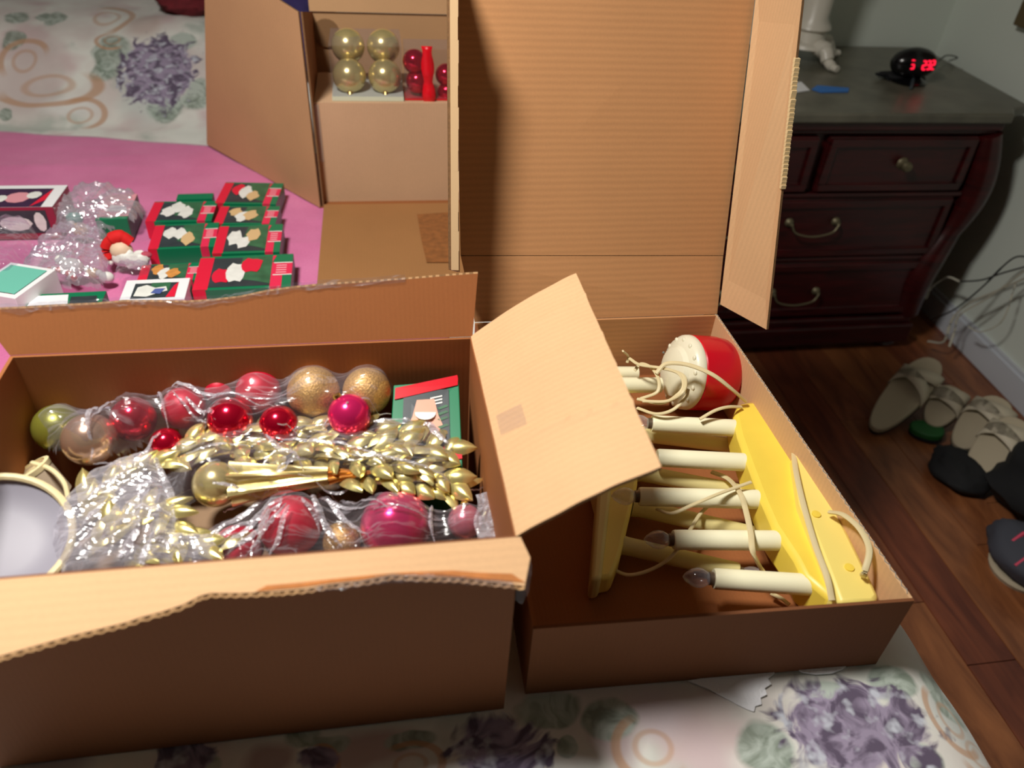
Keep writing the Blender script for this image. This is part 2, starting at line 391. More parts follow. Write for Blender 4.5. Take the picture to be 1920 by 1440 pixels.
for Y in ys:
    for (X, dz) in prof:
        z = ramp(X, Y)-.001
        nn = noise.noise(Vector((X*5, Y*5, 0)))*.004+noise.noise(Vector((X*14, Y*9, 3)))*.0022
        z += min(0, nn-.002)
        xx = X
        if X >= .60: xx += noise.noise(Vector((1, Y*9, 0)))*.014*min(1, (X-.59)/.08+max(0, -dz)*3)
        if Y > 2.35: z += .010*noise.noise(Vector((X*7, Y*7, 9)))
        vs.append((xx, Y, z+dz))
mb.add(vs, [[j*nx+i, j*nx+i+1, (j+1)*nx+i+1, (j+1)*nx+i] for j in range(len(ys)-1) for i in range(nx-1)])
com = mesh('comforter', mb, comforter_mat(), bed, smooth=True)
# object-space coordinates for the print are the bed's: shift them back to world metres
tcn = [n for n in com.data.materials[0].node_tree.nodes if n.type == 'TEX_COORD'][0]
nt = com.data.materials[0].node_tree; ls = [l.to_socket for l in tcn.outputs['Object'].links]
mp = nt.nodes.new('ShaderNodeVectorMath'); mp.operation = 'ADD'; mp.inputs[1].default_value = (-.6, 1.4, 0)
for s_ in ls: nt.links.new(mp.outputs[0], s_)
nt.links.new(tcn.outputs['Object'], mp.inputs[0])
com['label'] = 'floral comforter in grey white, lavender, sage and pink'

# pink towel
e0 = uz(-150, 233, .606); e1 = uz(385, 271, .606); e2 = e1+(e1-e0)*.9
mb = MB(); nx, ny = 90, 90; vs = []
def pk(i, j):
    u = i/nx; v = j/ny; top = e0.lerp(e2, u); bot = Vector((-1.35+u*1.43, 1.0, .606)); p = bot.lerp(top, v)
    p.z = .6045+.004*noise.noise(Vector((p.x*7, p.y*7, 2)))
    if .50 < v < 1: p.z += .004*max(0, noise.noise(Vector((p.x*5, p.y*22, 5))))
    return p
for j in range(ny+1):
    for i in range(nx+1): vs.append(pk(i, j))
mb.add(vs, [[j*(nx+1)+i, j*(nx+1)+i+1, (j+1)*(nx+1)+i+1, (j+1)*(nx+1)+i] for j in range(ny) for i in range(nx)])
ob = single('blanket', mb, M['pink'], 'bright pink blanket spread on the bed under the small ornament boxes', 'blanket', (-.6, 1.6, .6), smooth=True)
sd = ob.modifiers.new('solid', 'SOLIDIFY'); sd.thickness = .004; sd.offset = -1

def blob(c, r, seed, amp=.25, n=36, fr=1.5):
    mb = MB().ball((0, 0, 0), 1, n); s = Vector((seed, seed*.7, 0))
    for i, v in enumerate(mb.v):
        k_ = 1+amp*noise.noise(v*fr+s)+amp*.4*noise.noise(v*fr*3+s)
        mb.v[i] = Vector((c[0]+v.x*r[0]*k_, c[1]+v.y*r[1]*k_, c[2]+max(-.85, v.z)*r[2]*k_))
    return mb
p = bedpt(352, 22)
single('burgundy_cloth', blob((p.x+.0, p.y+.06, .82), (.10, .16, .05), 3), M['burg'], 'dark burgundy knit cloth lying beyond the floral bedding', 'cloth', (p.x, p.y, .78), smooth=True)
p = bedpt(150, -22)
single('burgundy_throw', blob((p.x, p.y+.14, .82), (.62, .10, .06), 9, .12), M['burg'], 'dark burgundy throw heaped along the far edge of the bed', 'throw', (p.x, p.y, .78), smooth=True)
p = bedpt(398, 0)
single('indigo_cloth', blob((p.x+.03, p.y+.05, .85), (.05, .10, .06), 5), M['indigo'], 'patterned indigo cloth beside the burgundy knit cloth, half behind a flap', 'cloth', (p.x, p.y, .78), smooth=True)
p = uy(550, 2, 2.6)
single('navy_cloth', blob((p.x, 2.62, .80), (.12, .14, .12), 8), M['indigo'], 'dark navy cloth heap seen over the opened door flap of the side-lying box', 'cloth', (p.x, 2.62, .79), smooth=True)

# ------------------------------------------------------------------ cardboard panels
TH = .0042
def sheet(pts, th=TH, inward=None):
    """a flat piece of board from its outline; mat 0 faces, mat 1 cut edges"""
    pts = [Vector(p) for p in pts]; n = Vector((0, 0, 0))
    for i in range(len(pts)): n += (pts[i]-pts[0]).cross(pts[(i+1) % len(pts)]-pts[0])
    n.normalize()
    if inward is not None and n.dot(Vector(inward)) < 0: n = -n
    return MB().prism(pts, n*th, 0, 1)
def flutes(edge, n, th=TH, per=.0095, deep=.003):
    """wavy corrugated medium along a cut edge"""
    mb = MB(); n = Vector(n).normalized()*th
    for a, b in zip(edge[:-1], edge[1:]):
        a = Vector(a); b = Vector(b); L = (b-a).length; m = max(1, int(L/per*2)); d = (b-a)/m; out = d.cross(n).normalized()*deep
        for i in range(m):
            p = a+d*i; q = a+d*(i+1)
            s0, s1 = (.05, .8) if i % 2 == 0 else (.8, .05)
            A = p+n*s0; B = q+n*s1
            mb.add([A-out, B-out, B+out, A+out, A-out+n*.15, B-out+n*.15, B+out+n*.15, A+out+n*.15], [[0, 1, 2, 3], [7, 6, 5, 4], [0, 4, 5, 1], [1, 5, 6, 2], [2, 6, 7, 3], [3, 7, 4, 0]])
    return mb
# ---- box A : big open box in the foreground
A = thing('cardboard_box', 'large open cardboard box full of ornaments at the front of the bed', 'box', (-.16, .63, .6), None)
ax0, ax1, ay0, ay1, az = -.434, .110, .464, .795, .9
C_ = ['card', 'card_edge']
mm = lambda a: [M[a], M['card_edge']]
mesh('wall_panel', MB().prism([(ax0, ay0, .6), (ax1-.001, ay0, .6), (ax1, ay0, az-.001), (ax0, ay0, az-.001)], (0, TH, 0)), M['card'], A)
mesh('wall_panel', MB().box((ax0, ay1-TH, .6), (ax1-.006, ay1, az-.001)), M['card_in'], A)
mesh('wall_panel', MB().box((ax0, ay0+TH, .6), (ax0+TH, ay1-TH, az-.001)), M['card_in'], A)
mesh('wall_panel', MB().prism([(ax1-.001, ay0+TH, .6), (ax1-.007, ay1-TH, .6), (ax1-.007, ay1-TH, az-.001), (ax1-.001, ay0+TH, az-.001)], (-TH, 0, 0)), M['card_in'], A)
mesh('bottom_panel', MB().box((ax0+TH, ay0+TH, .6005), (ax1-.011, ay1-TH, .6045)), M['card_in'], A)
# front flap, torn, drooping outwards
h0 = Vector((ax0, ay0+.001, az)); h1 = Vector((ax1, ay0+.001, az))
nf = Vector((0, math.sin(math.radians(-14)), math.cos(math.radians(14))))
fpx = [(-20, 1236), (0, 1230), (60, 1213), (130, 1193), (200, 1176), (240, 1166), (262, 1158), (300, 1148), (345, 1133), (375, 1117), (395, 1112), (450, 1112), (520, 1109), (575, 1104), (620, 1096), (680, 1090), (735, 1079), (790, 1082), (860, 1084), (920, 1091), (965, 1096), (984, 1099)]
fp = [up_(a, b, h0, nf) for a, b in fpx]
left = fp[0].copy(); left.x = ax0; left.y -= .012; left = left-nf*((left-h0).dot(nf))
outer = [left]+fp
fpts = [h1, Vector((ax1+.006, ay0-.02, fp[-1].z*.4+az*.6))]; fpts[1] -= nf*((fpts[1]-h0).dot(nf))
fl = sheet([h0]+outer+fpts[::-1], TH, -nf)
mesh('front_flap', fl, mm('card_flap'), A)
nd = -nf
fe_ = mesh('torn_edge', flutes([q-nf*.0003 for q in outer], nd, TH, .0080, .0028), M['flute'], A, kind='stuff')
# worn strip where the surface paper has torn off, and tape
tp = [(480, 1109), (500, 1098), (560, 1093), (620, 1086), (700, 1078), (760, 1073), (850, 1070), (900, 1074), (960, 1076), (984, 1092), (920, 1088), (850, 1081), (735, 1076), (680, 1087), (620, 1093), (560, 1102)]
mesh('torn_paper_strip', MB().prism([up_(a, b, h0+nf*.0004, nf) for a, b in tp], nf*.0005), M['torn'], A)['label'] = 'rust brown strip where the paper has torn off'
tp = [(560, 1111), (600, 1098), (660, 1090), (735, 1076), (830, 1076), (960, 1090), (966, 1104), (900, 1097), (780, 1092), (700, 1096), (640, 1106)]
mesh('packing_tape', MB().prism([up_(a, b, h0+nf*.0014, nf) for a, b in tp], nf*.0003), M['tape'], A)
tq = [(962, 1060), (990, 1040), (998, 1060), (992, 1110), (978, 1134), (966, 1126), (970, 1100)]
mesh('packing_tape', MB().prism([uy(a, b, ay0-.004) for a, b in tq], (0, .0006, 0)), M['tape'], A)
# back flap: raised, leaning outwards, frayed top edge
ang = math.radians(62); bd = Vector((0, math.cos(ang), math.sin(ang))); nb = Vector((0, -math.sin(ang), math.cos(ang)))
b0 = Vector((ax0, ay1-.001, az)); bpx = [(2, 580), (50, 578), (110, 574), (180, 571), (230, 566), (290, 566), (350, 567), (400, 564), (450, 558), (500, 547), (550, 540), (600, 535), (680, 530), (760, 524), (830, 518), (880, 514), (896, 513)]
bp = [up_(a, b, b0, nb) for a, b in bpx]; lf = bp[0].copy(); lf.x = ax0-.03
outer = [lf]+bp
bf = sheet([Vector((ax1-.008, ay1-.001, az)), b0]+outer, TH, -nb)
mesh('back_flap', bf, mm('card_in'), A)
mesh('torn_edge', flutes([q for q in outer], -nb, TH, .0080, .0022), M['flute'], A, kind='stuff')
# wrinkled tape along the back flap's edge
mb = MB(); L_ = outer[1:15]; vs = []; NN = 130
def along(pts, t):
    t *= len(pts)-1; i = min(int(t), len(pts)-2); return pts[i].lerp(pts[i+1], t-i)
for i in range(NN+1):
    t = i/NN; q = along(L_, t); wv = .004*noise.noise(Vector((t*24, 1, 0))); w2 = .003+.007*abs(noise.noise(Vector((t*9, 5, 0))))
    for s_ in range(7):
        u = s_/6; vs.append(q+nb*(.002+.0015*noise.noise(Vector((t*60, u*2, 4))))+bd*(-w2+u*(w2+.006))+bd*wv*.5)
mb.add(vs, [[i*7+s_, (i+1)*7+s_, (i+1)*7+s_+1, i*7+s_+1] for i in range(NN) for s_ in range(6)])
mesh('packing_tape', mb, M['film'], A, smooth=True)['label'] = 'wrinkled clear tape along the torn edge'
# right flap, folded out over the neighbouring box, creased
c0 = Vector((ax1-.004, ay0+.002, az)); c1 = Vector((ax1-.010, ay1, az)); t1 = uz(1080, 512, .975); t0 = uz(1240, 875, .972)
mb = MB(); nu, nv = 44, 60; vs = []
def flp(u, v):
    p = c0.lerp(c1, v).lerp(t0.lerp(t1, v), u)
    cr = 0
    for (v0, sl, am) in ((.32, -.10, .0032), (.43, .05, .0016), (.62, -.02, .0022), (.83, .04, .002)):
        dd = (v-(v0+sl*(u-.5))); cr += am*math.exp(-(dd/.013)**2)*min(1, u*2+.2)
    p.z += cr+.0015*noise.noise(Vector((u*5, v*7, 0)))+.012*math.sin(math.pi*u)*.5
    return p
for th in (0, -TH):
    for j in range(nv+1):
        for i in range(nu+1): q = flp(i/nu, j/nv); vs.append(q+Vector((0, 0, th)))
off = (nu+1)*(nv+1); ix = lambda i, j, k: k*off+j*(nu+1)+i
fs = [[ix(i, j, 0), ix(i+1, j, 0), ix(i+1, j+1, 0), ix(i, j+1, 0)] for j in range(nv) for i in range(nu)]+[[ix(i, j+1, 1), ix(i+1, j+1, 1), ix(i+1, j, 1), ix(i, j, 1)] for j in range(nv) for i in range(nu)]
mb.add(vs, fs, 0); es = []
for j in range(nv): es += [[ix(0, j, 0), ix(0, j+1, 0), ix(0, j+1, 1), ix(0, j, 1)], [ix(nu, j, 1), ix(nu, j+1, 1), ix(nu, j+1, 0), ix(nu, j, 0)]]
for i in range(nu): es += [[ix(i, 0, 1), ix(i+1, 0, 1), ix(i+1, 0, 0), ix(i, 0, 0)], [ix(i, nv, 0), ix(i+1, nv, 0), ix(i+1, nv, 1), ix(i, nv, 1)]]
for e in es: mb.f.append(e); mb.mi.append(1)
mesh('right_flap', mb, [M['card_flap'], M['card_edge']], A, smooth=True)
mb = MB(); vs = []
for j in range(25):
    for i in range(19):
        u = .05+.20*i/18; v = .38+.10*j/24; q = flp(u, v-.10*(u-.3)); q.z += .0012+.0007*noise.noise(Vector((u*60, v*90, 0))); vs.append(q)
mb.add(vs, [[j*19+i, j*19+i+1, (j+1)*19+i+1, (j+1)*19+i] for j in range(24) for i in range(18)])
mesh('packing_tape', mb, M['tape'], A, smooth=True)

# ---- box B : shallow box with lid, right
B = thing('cardboard_box', 'shallow open cardboard box holding yellow candle lamps, tall lid raised behind it', 'box', (.36, .78, .6), None)
q0, q1, q2, q3 = Vector((.137, .479, .6)), Vector((.585, .466, .6)), Vector((.574, 1.077, .6)), Vector((.142, 1.080, .6))
bh = .130
def wallp(a, b, inn, h=bh, mat='card_in', z=.6):
    a = Vector(a); b = Vector(b); return MB().prism([a, b, b+Vector((0, 0, h)), a+Vector((0, 0, h))], Vector(inn)*TH, 0, 0)
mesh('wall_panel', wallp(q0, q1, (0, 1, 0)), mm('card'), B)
mesh('wall_panel', wallp(q1+Vector((0, TH, 0)), q2, (-1, 0, 0)), mm('card_flap'), B)
mesh('wall_panel', wallp(q3, q2+Vector((-TH, 0, 0)), (0, -1, 0)), mm('card_b'), B)
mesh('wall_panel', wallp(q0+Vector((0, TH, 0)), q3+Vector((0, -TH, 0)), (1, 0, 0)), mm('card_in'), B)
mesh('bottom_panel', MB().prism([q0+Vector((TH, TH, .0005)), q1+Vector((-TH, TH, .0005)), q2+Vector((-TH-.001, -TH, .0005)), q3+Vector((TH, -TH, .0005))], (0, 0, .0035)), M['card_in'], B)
mesh('rim_edge', flutes([q1+Vector((-TH, .01, bh)), q2+Vector((-TH, 0, bh))], (1, 0, 0), TH, .012, .0012), P('grey_cut_edge', (150, 150, 145), .8), B, kind='stuff')
# lid: crease strip then tall panel leaning back, side strips
l0 = Vector((.142, 1.081, .7305)); l1 = Vector((.574, 1.078, .7305))
k0 = uy(864, 480, 1.118); k1 = uy(1356, 480, 1.118)
T0 = uy(852, -120, 1.285); T1 = uy(1430, -120, 1.285)
mesh('hinge_strip', MB().prism([l0, l1, k1, k0], (0, TH, -.0004), 0, 1), mm('card_b'), B)
mesh('lid_panel', MB().prism([k0+Vector((0, 0, .0012)), k1+Vector((0, 0, .0012)), T1, T0], (0, TH, -.001), 0, 1), mm('card_b'), B)
# right side strip folded forward
r0 = up_(1437, 618, (.62, .99, .8), (0, 1, 0)); r1 = uy(1508, -40, 1.13); r0 = uy(1437, 618, .985)
rs = MB().prism([l1+Vector((.001, 0, .02)), r0, r1, uy(1421, -40, 1.255)], (TH, .001, 0), 0, 1)
mesh('lid_side', rs, mm('card_flap'), B)
# left side strip, seen nearly edge on
s0 = uy(846, 505, 1.02); s1 = uy(843, -60, 1.14)
mesh('lid_side', MB().prism([k0+Vector((-.001, 0, -.03)), s0, s1, T0], (-TH, 0, 0), 0, 1), mm('card_flap'), B)
ee = MB()
for t in range(14):
    a = s0.lerp(s1, t/14); b = s0.lerp(s1, (t+1)/14); wv = .002*math.sin(t*2.1)
    ee.prism([a, b, b+Vector((.011+wv*.3, -.001, 0)), a+Vector((.011+wv*.3, -.001, 0))], (0, -.0022, 0))
mesh('frayed_edge', ee, P('pale_torn_paper', (214, 180, 136), .9), B)
mb = MB()
for t in range(30):
    a = r0.lerp(r1, .45+t*.012); mb.box(a+Vector((-.002, -.002-.002*random.random(), -.004)), a+Vector((.006, .003, .002)))
mesh('frayed_edge', mb, P('pale_torn_paper2', (224, 198, 150), .9), B)

# ---- box C : large box on its side behind, opening towards us
CY = 1.80
Cb = thing('cardboard_box', 'cardboard box lying on its side at the back of the bed with door flaps open', 'box', (.03, 1.98, .6), None)
cl = uy(605, 390, CY); cz0 = .608; cz1 = uy(570, 22, CY).z; cxl = cl.x; cxr = cxl+.46; CB = 2.16
zb = 1.45-(1.45-cz1)/CY*CB
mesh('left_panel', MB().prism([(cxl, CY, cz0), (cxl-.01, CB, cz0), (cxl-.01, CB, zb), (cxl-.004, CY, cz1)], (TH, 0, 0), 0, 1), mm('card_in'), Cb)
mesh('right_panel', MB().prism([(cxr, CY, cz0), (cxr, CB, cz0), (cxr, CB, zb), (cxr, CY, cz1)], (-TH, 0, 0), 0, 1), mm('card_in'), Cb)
mesh('back_panel', MB().box((cxl-.009, CB, cz0), (cxr, CB+TH, zb)), mm('card_c'), Cb)
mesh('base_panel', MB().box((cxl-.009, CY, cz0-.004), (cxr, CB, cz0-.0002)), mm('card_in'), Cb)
# flap raised above the back
mesh('top_flap', MB().prism([(cxl-.012, CB-.002, zb+.002), (cxr, CB-.002, zb+.002), (cxr, CB+.10, zb+.20), (cxl-.02, CB+.10, zb+.20)], (0, -TH, .001), 0, 1), mm('card_c'), Cb)
# tongue of card inside the opening with a hand hole
hp = uy(612, 62, CB-.006)
mb = MB().lathe([(.034, -.002), (.034, .002)], hp, (0, 1, 0), 20)
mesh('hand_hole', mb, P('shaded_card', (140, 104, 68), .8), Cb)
fb = uz(390, 270, .612); ftp = up_(385, -90, cl, (fb-cl).cross(Vector((cxl, CY, cz1))-cl))
pr = MB().prism([cl+Vector((-.003, 0, .002)), fb, ftp, Vector((cxl-.006, CY, cz1))], Vector((-.0028, -.003, 0)), 0, 1)
mesh('left_flap', pr, mm('card_c'), Cb)
bl = uz(612, 560, .611); mesh('bottom_flap', MB().prism([(cxl+.004, CY-.003, .611), (cxl+.004, 1.38, .609), (.118, 1.38, .609), (cxr, 1.40, .609), (cxr, CY-.003, .611)], (0, 0, TH), 0, 1), [cardboard('cardboard_brown', (166, 118, 72), 'X', .006, .012), M['card_edge']], Cb)
tpz = [uz(a, b, .6158) for a, b in [(782, 402), (845, 398), (842, 492), (800, 492), (790, 450)]]
mesh('packing_tape', MB().prism(tpz, (0, 0, .0004)), P('brown_tape', (134, 84, 44), .2, var=.3, vs=60, bump=.4, bs=60), Cb)
# inner carton
dz = uy(600, 192, CY+.03).z
x0 = uy(606, 385, CY+.03).x+.001
D = thing('inner_carton', 'pale smooth carton standing inside the side-lying box below the gold baubles', 'box', (.05, 1.9, cz0), None)
mesh('front_panel', MB().box((x0+.001, CY+.028, cz0), (cxr-.02, CY+.032, dz)), mm('card_pale'), D)
mesh('top_panel', MB().box((x0+.001, CY+.032, dz-.004), (cxr-.02, CY+.26, dz-.0002)), mm('card_pale'), D)
mesh('side_panel', MB().box((x0+.001, CY+.033, cz0), (x0+.005, CY+.26, dz-.005)), mm('card_pale'), D)
mesh('side_panel', MB().box((cxr-.024, CY+.033, cz0), (cxr-.02, CY+.26, dz-.005)), mm('card_pale'), D)
mesh('tape_strip', MB().box((x0+.0012, CY+.0262, dz-.14), (x0+.012, CY+.0279, dz-.004)), P('frosted_tape', (190, 172, 150), .3), D)

# ornament packs on the carton
YP = CY+.075
def capball(name, c, r, mat, label, group=None, capdir=(0, 0, 1), cap=True, n=28):
    o = thing(name, label, 'ornament', c, group)
    mesh('ball', MB().ball(c, r, n), mat, o, smooth=True)
    if cap:
        cdv = Vector(capdir).normalized(); c = Vector(c)
        mesh('cap', MB().lathe([(r*.20, r*.94), (r*.20, r*1.13), (r*.15, r*1.17), (1e-5, r*1.17)], c, cdv, 12), M['cap'], o, smooth=True)
    return o
gx0 = uy(623, 186, YP-.035).x; gx1 = uy(757, 186, YP-.035).x
pack = thing('bauble_pack', 'clear plastic pack of pale gold baubles on a white tray inside the back box', 'package', ((gx0+gx1)/2, YP, dz))
mesh('tray', MB().box((gx0, YP-.035, dz+.0005), (gx1, YP+.12, dz+.010)), P('tray_card', (208, 214, 190), .5), pack)
hgt = uy(640, 85, YP-.03).z-dz
mesh('clear_cover', MB().box((gx0+.001, YP-.034, dz+.0105), (gx1-.001, YP+.119, dz+hgt)), M['film_stiff'], pack)
bw = (gx1-gx0)/2; br = min(bw/2-.0015, .0395)
i = 0
for r_, zz in (('lower', dz+.012+br*.78), ('upper', dz+.012+br*.78+br*1.22)):
    for c_, nm in ((0, 'left'), (1, 'right')):
        cx = gx0+bw*(c_+.5); zc = zz+.0
        capball('bauble', (cx, YP+.012+(0.056 if r_ == 'upper' else 0), zc+(.004 if r_ == 'upper' else 0)), br*.985, M['gold_ball'], f'pale gold bauble, {r_} one in the {nm} column of the clear pack', 'gold baubles in the clear pack', (0, -.6, -.9), r_ == 'lower')
rx0 = uy(760, 190, YP-.03).x
rp = thing('bauble_pack', 'clear pack of red baubles tied with a red ribbon, right of the gold pack', 'package', (rx0+.05, YP, dz))
mesh('tray', MB().box((rx0, YP-.028, dz+.0005), (rx0+.16, YP+.06, dz+.004)), M['red_pl'], rp)
mesh('clear_cover', MB().box((rx0+.001, YP-.0275, dz+.0045), (rx0+.159, YP+.059, dz+hgt*.95)), M['film_stiff'], rp)
rb = [uy(805, 200, YP-.029), uy(800, 86, YP-.029)]
vs = []; mb = MB(); 
for i in range(15):
    t = i/14; q = rb[0].lerp(rb[1], t); wd = .009+.006*abs(math.sin(t*7)); q.y += -.001-.004*math.sin(t*9)**2
    vs += [q-Vector((wd, 0, 0)), q+Vector((wd, -.002, 0))]
mb.add(vs, [[2*i, 2*i+1, 2*i+3, 2*i+2] for i in range(14)])
o = mesh('ribbon', mb, P('red_ribbon', (222, 10, 30), .35), rp, smooth=True); sdm = o.modifiers.new('s', 'SOLIDIFY'); sdm.thickness = .001
for (px, py, rr, nm) in ((777, 115, 22, 'upper left'), (783, 152, 22, 'middle left'), (836, 140, 20, 'upper right'), (838, 172, 18, 'lower right'), (802, 180, 16, 'lowest, half behind the ribbon')):
    c = uy(px, py, YP); capball('bauble', c, rr/scl(c), M['red_ball'], f'glossy red bauble, {nm}, in the ribboned pack', 'red baubles in the ribboned pack', (0, 0, 1), False)

# ------------------------------------------------------------------ contents of box A
def zc(py): return .768+.080*(1000-py)/280
CONT = []
def aball(px, py, rp_, mat, label, dz_=0, cap=None, group=None):
    z = zc(py)+dz_; c = uz(px, py, z); r = rp_/scl(c)
    CONT.append((c, r)); return capball('ball_ornament', c, r, M[mat], label, group, cap or (0, 0, 1), cap is not None)
aball(108, 802, 44, 'green_gold_ball', 'greenish gold ball ornament, leftmost in the rear bag', -.012)
aball(168, 824, 49, 'champagne_ball', 'champagne ball ornament with a bright highlight at the left end', .01)
aball(250, 786, 42, 'red_ball', 'glossy red ball ornament right of the champagne ball', .0)
aball(345, 765, 40, 'dark_red_ball', 'matte dark red ball ornament in the rear bag, second red from the left', -.008)
aball(432, 786, 42, 'red_ball', 'glossy red ball ornament near the middle of the rear bag', .002)
aball(523, 795, 36, 'red_ball', 'glossy red ball ornament below the left glitter gold ball', .004)
aball(485, 735, 42, 'dark_red_ball', 'matte dark red ball ornament left of the glitter gold ball', -.008)
aball(412, 728, 30, 'dark_red_ball', 'small matte red ball ornament against the rear wall', -.014)
aball(312, 832, 30, 'red_ball', 'red ball ornament peeking out where the rear and gold bags meet', -.004)
aball(588, 736, 49, 'glit_gold', 'glittery gold ball ornament, left of the two at the back', .0)
aball(688, 734, 45, 'glit_gold', 'glittery gold ball ornament, right of the two at the back', .0)
aball(655, 778, 40, 'magenta_ball', 'glossy magenta ball ornament below the two glitter balls', .012, (-.5, .4, .8))
n_back = len(CONT)
aball(545, 985, 58, 'dark_red_ball', 'large matte red ball ornament in the front bag under fanned creases', .0)
aball(742, 985, 66, 'magenta_ball', 'large glossy magenta ball ornament with white highlight in the front bag', .002)
aball(872, 978, 33, 'pink_ball', 'small pearl pink ball ornament at the right end of the front bag', .004, (0, .5, .9))
aball(445, 1030, 46, 'dark_red_ball', 'matte red ball ornament at the left end of the front bag', -.004)
aball(640, 1015, 36, 'glit_gold', 'gold ball ornament between the red and magenta balls of the front bag', -.012)
aball(375, 1012, 20, 'magenta_ball', 'tiny magenta ball ornament at the left tip of the front bag', .006)
n_front = len(CONT)
# gold finial
c = uz(405, 908, .808); tip = uz(705, 885, .818); ax_ = tip-c; L = ax_.length
prf = [(1e-5, -.027), (.012, -.025), (.020, -.018), (.026, -.008), (.027, 0), (.026, .010), (.022, .024), (.018, .036), (.021, .048), (.020, .075), (.012, L*.62), (.006, L*.82), (.001, L)]
fin = thing('finial_ornament', 'pale gold bulb ornament with long fluted orange-tipped spike in the middle bag', 'ornament', c)
mesh('body', MB().ball(c, .026, 28), M['gold_ball'], fin, smooth=True)
def fluted(t0_, t1_, r0_, r1_):
    q_ = Vector((0, 0, 1)).rotation_difference(ax_.normalized()); vs = []; n_ = 42; m_ = 10
    for i in range(m_+1):
        t = i/m_; rr_ = r0_+(r1_-r0_)*t**.8
        for k_ in range(n_): a = k_/n_*2*math.pi; rk = rr_*(1+.22*math.cos(7*a+t*1.2)); vs.append(c+q_ @ Vector((rk*math.cos(a), rk*math.sin(a), L*(t0_+(t1_-t0_)*t))))
    return MB().add(vs, [[i*n_+k_, i*n_+(k_+1) % n_, (i+1)*n_+(k_+1) % n_, (i+1)*n_+k_] for i in range(m_) for k_ in range(n_)])
mesh('spike', fluted(.10, .70, .022, .009), M['gold_ball'], fin, smooth=True)
mesh('tip', fluted(.703, 1.0, .0088, .001), M['orange'], fin, smooth=True)
# gold leaf garlands
def leafmesh():
    me = bpy.data.meshes.new('leaf'); vs = []; fs = []
    nu, nv = 5, 8
    for j in range(nv+1):
        t = j/nv; wd = math.sin(math.pi*min(1, t*.92+.08))**.8*.0125
        for i in range(nu+1):
            u = i/nu*2-1; vs.append((t*.042, u*wd, .006*math.sin(math.pi*t)*(1-.5*u*u)+.0035*(1-u*u)))
    for j in range(nv):
        for i in range(nu): fs.append([j*(nu+1)+i, j*(nu+1)+i+1, (j+1)*(nu+1)+i+1, (j+1)*(nu+1)+i])
    me.from_pydata(vs, [], fs); me.polygons.foreach_set('use_smooth', [True]*len(fs)); me.materials.append(M['gold_leaf']); return me
LM = leafmesh()
GAR = []
def garland(pts, n, label, tw=0):
    pp = crv([uz(a, b, z) for a, b, z in pts], 10)
    g = thing('gold_garland', label, 'garland', pp[0], 'gold leaf garlands in the middle bag')
    mesh('cord', MB().tube(pp, .0025, 6), M['gold_leaf'], g, smooth=True)
    for i in range(n):
        t = (i+.3)/n; q = along(pp, t); d = (along(pp, min(1, t+.03))-along(pp, max(0, t-.03))).normalized()
        o = bpy.data.objects.new('leaf', LM); COL.objects.link(o); o.parent = g
        s_ = 1 if i % 2 else -1
        side = Vector((-d.y, d.x, 0)).normalized(); xd = (d*.75+side*s_*.55+Vector((0, 0, .25))).normalized()
        up2 = Vector((0, 0, 1)); yd = up2.cross(xd).normalized(); zd = xd.cross(yd)
        mtx = Matrix([[xd.x, yd.x, zd.x, 0], [xd.y, yd.y, zd.y, 0], [xd.z, yd.z, zd.z, 0], [0, 0, 0, 1]])
        o.matrix_local = Matrix.Translation(q-pp[0]+Vector((rnd.uniform(-.004, .004), rnd.uniform(-.004, .004), .002+rnd.uniform(-.002, .004)))) @ mtx @ Matrix.Rotation(rnd.uniform(-.5, .5), 4, 'Z') @ Matrix.Rotation(rnd.uniform(-.6, .6), 4, 'X') @ Matrix.Diagonal((rnd.uniform(.8, 1.15), rnd.uniform(.75, 1.05), 1, 1))
        GAR.append((q+xd*.017, .012))
    return g
garland([(320, 850, .806), (420, 828, .812), (540, 812, .814), (640, 822, .812), (740, 822, .812), (835, 846, .806)], 24, 'gold leaf garland strand along the rear of the middle bag')
garland([(560, 842, .810), (650, 850, .815), (750, 850, .812), (845, 858, .804)], 18, 'gold leaf garland strand in second row at the right of the middle bag')
garland([(590, 868, .806), (690, 874, .812), (770, 880, .806), (850, 912, .792)], 17, 'gold leaf garland strand below the finial tip')
garland([(640, 905, .796), (720, 905, .800), (790, 912, .792), (850, 930, .778)], 14, 'gold leaf garland strand nearest the front bag')
garland([(450, 862, .800), (520, 858, .806), (600, 876, .800), (660, 885, .796)], 13, 'gold leaf garland strand running beside the finial spike')
garland([(330, 880, .796), (380, 860, .800), (460, 842, .806), (560, 832, .808)], 14, 'gold leaf garland strand above the pale gold bulb')
garland([(150, 985, .775), (200, 930, .79), (270, 880, .80), (340, 860, .80)], 16, 'gold leaf garland strand in the left milky bag')
garland([(170, 1050, .765), (230, 1000, .785), (300, 960, .79), (330, 1010, .78), (400, 1040, .77)], 18, 'gold leaf garland strand near the front left of the box')
garland([(240, 1060, .762), (290, 1040, .768), (350, 1046, .764)], 9, 'short gold leaf garland strand behind the front wall')

